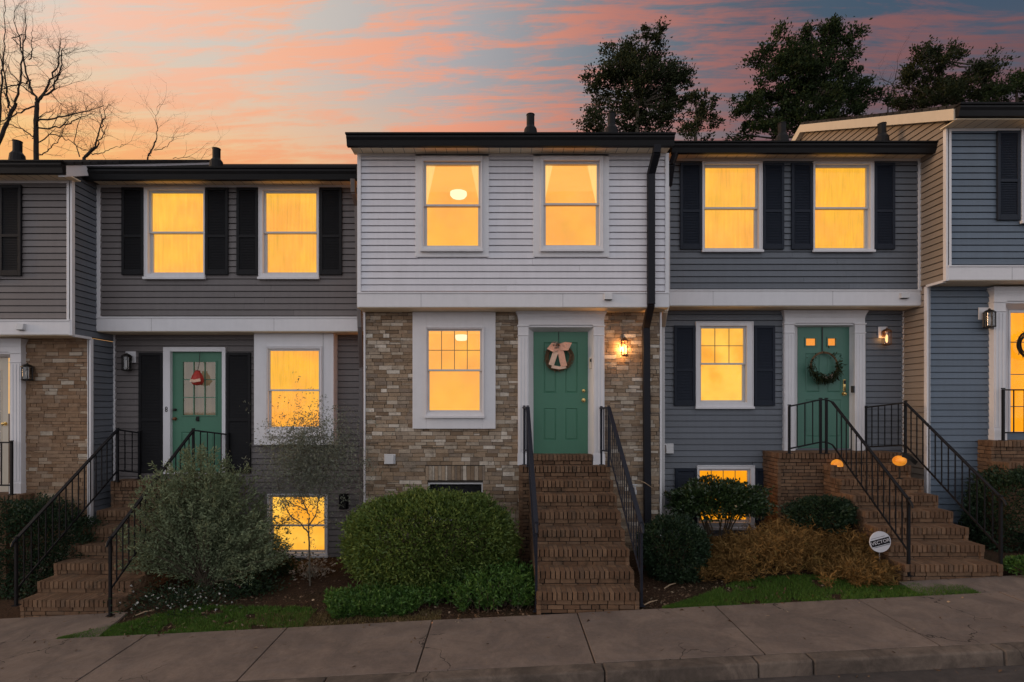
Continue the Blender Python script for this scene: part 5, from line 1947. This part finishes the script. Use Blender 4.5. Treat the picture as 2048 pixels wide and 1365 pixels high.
# slender sapling with hazy foliage in front of the basement window
t = thing('sapling', 'slender sapling with hazy grey foliage before the lit basement window', 'sapling', (X(620, 8.15), Y(8.15), gz(X(620, 8.15), Y(8.15))))
mb = MB()
tips = []
def limb(pxs, D0, D1, r0, r1):
    n = len(pxs)
    pts = [P(px, py, D0 + (D1 - D0) * i / (n - 1)) for i, (px, py) in enumerate(pxs)]
    fine = []
    for a, b in zip(pts, pts[1:]):
        for k in range(4):
            fine.append(a.lerp(b, k / 4) + Vector((random.gauss(0, .006), random.gauss(0, .006), random.gauss(0, .006))))
    fine.append(pts[-1])
    mb.tube(fine, [r0 + (r1 - r0) * i / (len(fine) - 1) for i in range(len(fine))], 7)
    for q in fine[len(fine) // 3:]:
        tips.append(q)
limb([(622, 1208), (620, 1140), (617, 1066)], 8.15, 8.2, .015, .012)
limb([(617, 1066), (600, 1048), (578, 1030), (560, 990), (552, 940)], 8.2, 8.4, .012, .003)
limb([(617, 1066), (618, 1030), (608, 1010), (590, 960), (600, 900), (610, 850)], 8.2, 8.5, .012, .003)
limb([(618, 1050), (632, 1030), (636, 1000), (650, 940), (646, 870)], 8.2, 8.35, .011, .003)
limb([(617, 1058), (650, 1040), (690, 1050), (720, 1068)], 8.2, 8.3, .007, .002)
limb([(600, 1046), (575, 1045), (545, 1052)], 8.2, 8.3, .007, .002)
limb([(612, 1020), (590, 1010), (570, 1004), (548, 1012)], 8.25, 8.2, .008, .002)
limb([(650, 940), (680, 900), (690, 880)], 8.35, 8.4, .005, .002)
limb([(636, 1000), (670, 975), (700, 960)], 8.3, 8.3, .005, .002)
limb([(590, 960), (570, 930), (565, 880)], 8.4, 8.4, .005, .002)
mb.build('trunk', 'bark_pale', t)
C_, U_ = [], []
for k in range(2300):
    px, py = random.gauss(622, 46), random.gauss(918, 44)
    D = random.uniform(8.1, 8.6)
    cc = P(px, py, D)
    for i in range(5):
        C_.append(cc + Vector((random.gauss(0, .035), random.gauss(0, .035), random.gauss(0, .035))))
        U_.append((random.gauss(0, 1), random.gauss(0, 1), random.gauss(.3, 1)))
for q in tips:
    for i in range(14):
        C_.append(q + Vector((random.gauss(0, .06), random.gauss(0, .06), random.gauss(0, .06))))
        U_.append((random.gauss(0, 1), random.gauss(0, 1), random.gauss(.3, 1)))
leaves('crown', C_, U_, RNG.uniform(.030, .062, len(C_)), RNG.uniform(.009, .019, len(C_)), 'leaf_haze', t)

# small plants at the foot of the grey shrub
def clump(name, label, cat, px, py, D, rx, rz_, n, L, Wd, mat, flower=None, nf=0, fs=.03):
    c = P(px, py, D)
    z0 = gz(c.x, c.y)
    t = thing(name, label, cat, (c.x, c.y, z0))
    C_, U_ = [], []
    for k in range(n):
        v = Vector((random.gauss(0, .5), random.gauss(0, .5), abs(random.gauss(0, .6))))
        C_.append((c.x + v.x * rx, c.y + v.y * rx * .7, z0 + v.z * rz_))
        U_.append((v.x + random.gauss(0, .5), v.y + random.gauss(0, .5), .5 + random.gauss(0, .4)))
    leaves('foliage', C_, U_, RNG.uniform(L * .6, L * 1.2, n), Wd, mat, t)
    if flower:
        C_, U_ = [], []
        for k in range(nf):
            v = Vector((random.gauss(0, .55), random.gauss(-.3, .4), abs(random.gauss(.3, .5))))
            for i in range(5):
                C_.append((c.x + v.x * rx, c.y + v.y * rx * .7, z0 + v.z * rz_ + .02))
                U_.append((random.gauss(0, 1), random.gauss(-.4, .5), random.gauss(.3, .6)))
        leaves('flower', C_, U_, fs, fs * .7, flower, t)
    return t
clump('flowering_plant', 'low plant with small white flowers under the grey shrub', 'plant', 375, 1165, 7.75, .75, .22, 1800, .05, .02, 'leaf_dark', 'petal_white', 60, .022)
clump('flowering_plant', 'dark leafy plant with one pink bloom right of the grey shrub', 'plant', 500, 1150, 8.0, .40, .26, 1500, .05, .024, 'leaf_dark', 'petal_pink', 1, .06)
clump('dry_plant', 'small pale dry plant behind the sapling', 'plant', 628, 1140, 8.5, .26, .24, 420, .06, .028, 'leaf_cream')
clump('leafy_plant', 'dark leafy plant below the basement window behind the sapling', 'plant', 560, 1130, 8.7, .30, .25, 900, .06, .026, 'leaf_dark')


# grass strips: stuff
def grass(label, x0, x1, depth, n, mat, hgt):
    C_, U_ = [], []
    while len(C_) < n:
        x = random.uniform(x0, x1)
        w = depth((x - x0) / (x1 - x0))
        y = -2.2 + random.uniform(-.012, 1) * w
        v = mnoise.noise((x * 3.1, y * 4, 2.0)) + .4 * mnoise.noise((x * 9, y * 9, 5.0))
        if v < -.32 + random.uniform(-.1, .1):
            continue
        C_.append((x, y, gz(x, y) - .006))
        U_.append((random.gauss(0, .35), random.gauss(-.05, .35), 1))
    o = leaves('grass', C_, U_, RNG.uniform(hgt * .5, hgt * 1.2, n), RNG.uniform(.004, .009, n), mat)
    return tag(o, label, 'grass', kind='stuff')
grass('strip of short green grass below the dry ferns', 2.05, 6.05, lambda f: .72 * min(1, f * 3.2) * (1 - .70 * max(0, f - .55) / .45) + .01, 34000, 'grass_blade', .060)
grass('patchy green grass along the sidewalk at the left', -5.65, -2.55, lambda f: 1.05 * min(1, f * 2.4) * (1 - .45 * f) + .02, 26000, 'grass_blade', .050)
grass('dry thin grass between the sapling and sidewalk', -3.4, -.8, lambda f: .50 * (1 - .3 * f), 6000, 'grass_dry', .05)

# dead leaves and needles: stuff
C_, U_ = [], []
for k in range(9000):
    x = random.uniform(-6, 6.2)
    y = -2.18 + abs(random.gauss(0, .75))
    if y > .3 or (.4 < x < 1.8):
        continue
    C_.append((x, y, gz(x, y) + random.uniform(.001, .014)))
    U_.append((random.gauss(0, 1), random.gauss(0, 1), random.gauss(.05, .25)))
for k in range(260):
    x = random.uniform(-6, 6.5)
    y = random.choice((-2.2 - abs(random.gauss(0, .12)), YK - abs(random.gauss(.05, .06)), random.uniform(-3.6, -2.2)))
    if y < YK:
        z = slope(x) - .142
    else:
        z = slope(x) + .016 - (0 if y > YF else .012)
    C_.append((x, y, z))
    U_.append((random.gauss(0, 1), random.gauss(0, 1), random.gauss(.05, .12)))
n = len(C_)
o = leaves('leaf_litter', C_, U_, RNG.uniform(.02, .075, n), RNG.uniform(.004, .030, n) * (RNG.random(n) > .5) + .004, 'litter')
tag(o, 'scattered dead leaves and needles on the mulch beds', 'leaf litter', kind='stuff')
mb = MB()
tag_s = []
for (px, py, D, L, a) in ((1300, 1196, 7.0, .24, -.35), (1290, 968, 8.85, .30, -.5), (1340, 1165, 7.5, .25, .7), (290, 1215, 7.5, .2, .2)):
    c = P(px, py, D)
    z = gz(c.x, c.y) + .02 if py > 1000 else c.z
    mb = MB()
    d = Vector((math.cos(a) * L / 2, .05, math.sin(a) * L / 2 if py < 1000 else .02))
    mb.tube([Vector((c.x, c.y, z)) - d, Vector((c.x, c.y, z + .015)), Vector((c.x, c.y, z)) + d], [.008, .009, .005], 6)
    if py < 1000:
        mb.build('hose_end', 'stick', hm)
    else:
        o = mb.build('fallen_stick', 'stick')
        tag(o, {1300: 'pale fallen stick beside the foot of the central stairs', 1340: 'fallen stick leaning in front of the round dark shrub', 290: 'thin fallen stick in the left grass'}[px], 'stick')


# ------------------------------------------------------------------ trees behind the houses
def bare_tree(label, limbs, D, mat='bark', twig=1.0, group=None):
    """limbs: (px polyline, radius px start, end); the first is the trunk, carried down to the ground"""
    (tx, ty) = limbs[0][0][0]
    bx = X(tx, D)
    t = thing('bare_tree', label, 'tree', (bx, Y(D), gz(bx, Y(D))), group)
    tr = MB()
    br = MB()
    k = D / F
    def wig(p, s): return p + Vector((random.gauss(0, s), random.gauss(0, s), random.gauss(0, s)))
    def twigs(p, d, L, r, dep):
        pts = [p]
        dd = d.normalized()
        n = 5
        for i in range(n):
            dd = (dd + Vector((random.gauss(0, .22), random.gauss(0, .22), random.gauss(.05, .2)))).normalized()
            pts.append(pts[-1] + dd * L / n)
        br.tube(pts, [r * (1 - .75 * i / n) for i in range(n + 1)], 5 if dep < 2 else 4)
        if dep < 3:
            for i in range(1, n + 1):
                if random.random() < .62:
                    s = (dd + Vector((random.gauss(0, .8), random.gauss(0, .8), random.gauss(.15, .6)))).normalized()
                    twigs(pts[i], s, L * random.uniform(.4, .7), r * .5, dep + 1)
    for li, (poly, r0, r1) in enumerate(limbs):
        dep0 = random.uniform(-.8, .8) if li else 0
        pts = [P(px, py, D) + Vector((0, dep0 * (i / max(1, len(poly) - 1)), 0)) for i, (px, py) in enumerate(poly)]
        if li == 0:
            pts = [Vector((bx, Y(D), gz(bx, Y(D)) - .2))] + pts
        fine, n = [], 5
        for a, b in zip(pts, pts[1:]):
            for q in range(n):
                fine.append(wig(a.lerp(b, q / n), .025 if li else .01))
        fine.append(pts[-1])
        m = len(fine)
        rad = [(r0 + (r1 - r0) * i / (m - 1)) * k * (.9 if li == 0 else .72) for i in range(m)]
        (tr if li == 0 else br).tube(fine, rad, 9 if li == 0 else 7)
        lo_ = 6 if li == 0 else 2
        for i in range(lo_, m):
            if random.random() < (.30 if li == 0 else .75) * twig:
                ax = (fine[min(i + 1, m - 1)] - fine[i - 1]).normalized()
                s = (ax * .8 + Vector((random.gauss(0, .7), random.gauss(0, .7), random.gauss(.2, .5)))).normalized()
                twigs(fine[i], s, random.uniform(.5, 1.25), max(rad[i] * .42, .006), 1)
    tr.build('trunk', mat, t)
    br.build('crown', mat, t)
    return t


def q(pts): return [(a / 4.135, b / 4.135) for a, b in pts]
bare_tree('tall bare tree with forked trunk behind the far left roof', [
    (q([(300, 1310), (298, 1050), (305, 850)]), 5.5, 4.2),
    (q([(305, 850), (290, 760), (265, 640), (245, 420), (232, 300), (265, 150)]), 3.2, .5),
    (q([(310, 840), (400, 700), (470, 540), (480, 420), (495, 320)]), 3.2, .6),
    (q([(320, 835), (450, 740), (510, 620), (540, 520), (550, 440), (600, 510)]), 2.8, .5),
    (q([(300, 1000), (560, 985), (780, 960), (940, 930)]), 2.4, .6),
    (q([(310, 1055), (470, 1040), (580, 960), (640, 900), (720, 870)]), 2.2, .5),
    (q([(298, 880), (160, 950), (60, 1030), (-40, 1120)]), 2.2, .8),
    (q([(290, 1140), (200, 1080), (120, 1060), (20, 1100)]), 1.8, .5),
    (q([(305, 1180), (420, 1100), (520, 1130), (620, 1210), (740, 1170)]), 1.6, .4),
    (q([(300, 1300), (420, 1250), (520, 1180), (620, 1040), (640, 960)]), 1.6, .4),
    (q([(265, 660), (200, 720), (90, 780), (-10, 850)]), 2.0, .8),
    (q([(290, 800), (200, 720), (90, 610), (60, 540), (0, 440)]), 1.8, .5),
    (q([(245, 500), (330, 430), (400, 320)]), 1.6, .4)], 22)
bare_tree('bare tree with slanting limbs at the left edge', [
    (q([(-90, 1310), (-20, 1200), (75, 980), (130, 850)]), 5.0, 3.4),
    (q([(130, 850), (200, 680), (250, 500), (300, 290), (325, 180)]), 3.0, .5),
    (q([(-30, 1180), (10, 940), (45, 700), (70, 500), (100, 300), (110, 30)]), 3.2, .5),
    (q([(70, 900), (75, 640), (50, 480), (0, 340)]), 2.4, .6),
    (q([(100, 320), (170, 260), (225, 310)]), 1.4, .4),
    (q([(110, 330), (180, 400), (235, 430)]), 1.2, .4)], 24, twig=.7)
bare_tree('low spreading bare tree behind the taupe roof', [
    (q([(690, 1310), (790, 1220)]), 4.0, 2.8),
    (q([(790, 1220), (860, 1090), (940, 1010), (1000, 930)]), 2.2, .4),
    (q([(800, 1215), (900, 1180), (1010, 1110)]), 2.0, .4),
    (q([(740, 1270), (850, 1280), (960, 1240), (1060, 1230)]), 1.4, .4),
    (q([(850, 1110), (855, 1000), (850, 930), (810, 850)]), 1.4, .4),
    (q([(660, 1300), (620, 1180), (640, 1000), (730, 870)]), 1.5, .4)], 20, twig=.6)
bare_tree('small slim bare tree behind the taupe roof', [
    ([(295, 316), (305, 298), (313, 278)], 1.8, 1.4),
    ([(313, 278), (318, 250), (323, 222)], 1.2, .3),
    ([(308, 300), (330, 296), (345, 280), (355, 272)], 1.1, .3),
    ([(300, 312), (285, 300), (276, 288)], .9, .3),
    ([(345, 316), (365, 305), (382, 300)], .9, .3)], 20, twig=.45)
bare_tree('thin leafless sapling between the dark trees on the right', [
    ([(1776, 215), (1782, 190), (1788, 165), (1795, 135)], 1.6, .5),
    ([(1780, 200), (1770, 175), (1774, 155)], .9, .3),
    ([(1786, 172), (1776, 150), (1768, 146)], .9, .3)], 24, twig=.25)


def leafy_tree(label, trunk, D, blobs, mat, dens=15.0, leaf=(.10, .18), group='trees behind the houses'):
    tx = X(trunk[0], D)
    t = thing('evergreen_tree', label, 'tree', (tx, Y(D), gz(tx, Y(D))), group)
    k = D / F
    tr = MB()
    top = P(trunk[1], trunk[2], D)
    b = Vector((tx, Y(D), gz(tx, Y(D)) - .2))
    pts = [b.lerp(top, i / 9) + Vector((random.gauss(0, .05), random.gauss(0, .05), 0)) for i in range(10)]
    rad = [.24 * (1 - .8 * i / 9) for i in range(10)]
    tr.tube(pts, rad, 10)
    C_, U_ = [], []
    for (px, py, rx, ry, *dd) in blobs:
        c = P(px, py, D)
        rx, ry = rx * k, ry * k
        rd = (rx + ry) / 2
        off = random.uniform(-.6, .6)
        dn = dd[0] if dd else 1.0
        n = max(4, int(math.pi * rx * ry * dens * dn))
        j0 = min(range(10), key=lambda i: abs(pts[i].z - (c.z - ry * 1.1)))
        tr.tube([pts[j0], pts[j0].lerp(c, .55) + Vector((0, off * .5, -.15)), c + Vector((0, off, 0))], [max(rad[j0] * .5, .03), .04, .012], 6)
        for q_ in range(n):
            v = unit(1)[0] * random.random() ** .45
            cc = c + Vector((v[0] * rx, v[1] * rd + off, v[2] * ry))
            if q_ % 3 == 0:
                s = c + Vector((v[0] * rx * .3, v[1] * rd * .3 + off, v[2] * ry * .3 - .1))
                tr.tube([s, s.lerp(cc, .5) + Vector((0, 0, -.05)), cc], [.018, .012, .005], 4)
            out = Vector((v[0], v[1], v[2] * .6 + .5)).normalized()
            nl = random.randint(46, 84)
            sz = random.uniform(.14, .30)
            for i in range(nl):
                g1 = Vector((random.gauss(0, 1), random.gauss(0, 1), random.gauss(0, .8)))
                C_.append(cc + g1 * sz * .55 + out * random.uniform(-.2, .45) * sz * 1.6)
                U_.append(out + Vector((random.gauss(0, .7), random.gauss(0, .7), random.gauss(0, .7))))
    n = len(C_)
    tr.build('trunk', 'bark_pale', t)
    leaves('crown', C_, U_, RNG.uniform(leaf[0] * .6, leaf[1], n), RNG.uniform(.050, .095, n), mat, t, fold=.2)
    return t


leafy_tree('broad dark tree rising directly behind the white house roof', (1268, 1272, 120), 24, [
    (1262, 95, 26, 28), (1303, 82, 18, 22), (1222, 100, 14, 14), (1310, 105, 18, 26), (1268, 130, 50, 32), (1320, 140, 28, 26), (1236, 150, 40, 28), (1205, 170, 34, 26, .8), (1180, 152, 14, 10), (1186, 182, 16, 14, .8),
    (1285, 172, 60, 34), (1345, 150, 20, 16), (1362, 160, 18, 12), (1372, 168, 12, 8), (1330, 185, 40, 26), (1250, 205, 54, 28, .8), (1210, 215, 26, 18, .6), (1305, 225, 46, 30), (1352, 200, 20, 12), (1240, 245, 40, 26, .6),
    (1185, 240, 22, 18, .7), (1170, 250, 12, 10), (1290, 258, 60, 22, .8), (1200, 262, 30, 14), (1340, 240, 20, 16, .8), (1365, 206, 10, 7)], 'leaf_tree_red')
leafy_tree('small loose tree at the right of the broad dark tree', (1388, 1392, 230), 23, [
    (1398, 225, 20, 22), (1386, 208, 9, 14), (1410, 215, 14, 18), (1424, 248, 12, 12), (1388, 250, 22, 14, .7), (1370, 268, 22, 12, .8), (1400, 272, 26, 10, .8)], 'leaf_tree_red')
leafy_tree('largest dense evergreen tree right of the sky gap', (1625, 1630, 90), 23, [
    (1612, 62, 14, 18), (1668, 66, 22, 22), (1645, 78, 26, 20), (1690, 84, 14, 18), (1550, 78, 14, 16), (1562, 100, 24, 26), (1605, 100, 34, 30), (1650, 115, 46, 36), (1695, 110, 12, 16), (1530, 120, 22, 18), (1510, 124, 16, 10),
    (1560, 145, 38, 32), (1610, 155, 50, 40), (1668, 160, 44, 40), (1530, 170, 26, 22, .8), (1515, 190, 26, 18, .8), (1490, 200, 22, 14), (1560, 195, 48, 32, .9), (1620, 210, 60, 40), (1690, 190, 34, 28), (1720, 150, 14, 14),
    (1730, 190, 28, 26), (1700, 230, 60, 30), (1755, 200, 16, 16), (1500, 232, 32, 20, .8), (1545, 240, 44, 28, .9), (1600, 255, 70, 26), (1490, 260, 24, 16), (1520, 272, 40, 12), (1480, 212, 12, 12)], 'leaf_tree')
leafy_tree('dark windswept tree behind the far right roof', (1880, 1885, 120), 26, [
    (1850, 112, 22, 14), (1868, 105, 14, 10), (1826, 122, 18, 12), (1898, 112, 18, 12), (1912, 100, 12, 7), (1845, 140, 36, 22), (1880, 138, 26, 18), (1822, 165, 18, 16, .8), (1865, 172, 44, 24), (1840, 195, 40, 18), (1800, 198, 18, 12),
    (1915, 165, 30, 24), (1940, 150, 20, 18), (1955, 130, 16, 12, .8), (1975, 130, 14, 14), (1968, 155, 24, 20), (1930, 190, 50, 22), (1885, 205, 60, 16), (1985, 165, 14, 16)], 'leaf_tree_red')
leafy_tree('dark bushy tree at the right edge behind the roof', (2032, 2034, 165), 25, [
    (2030, 160, 20, 16), (2012, 172, 18, 14), (2048, 152, 14, 12), (2040, 180, 30, 18), (2005, 190, 30, 16), (2065, 175, 26, 22), (2080, 195, 40, 20), (1985, 200, 24, 10)], 'leaf_tree')
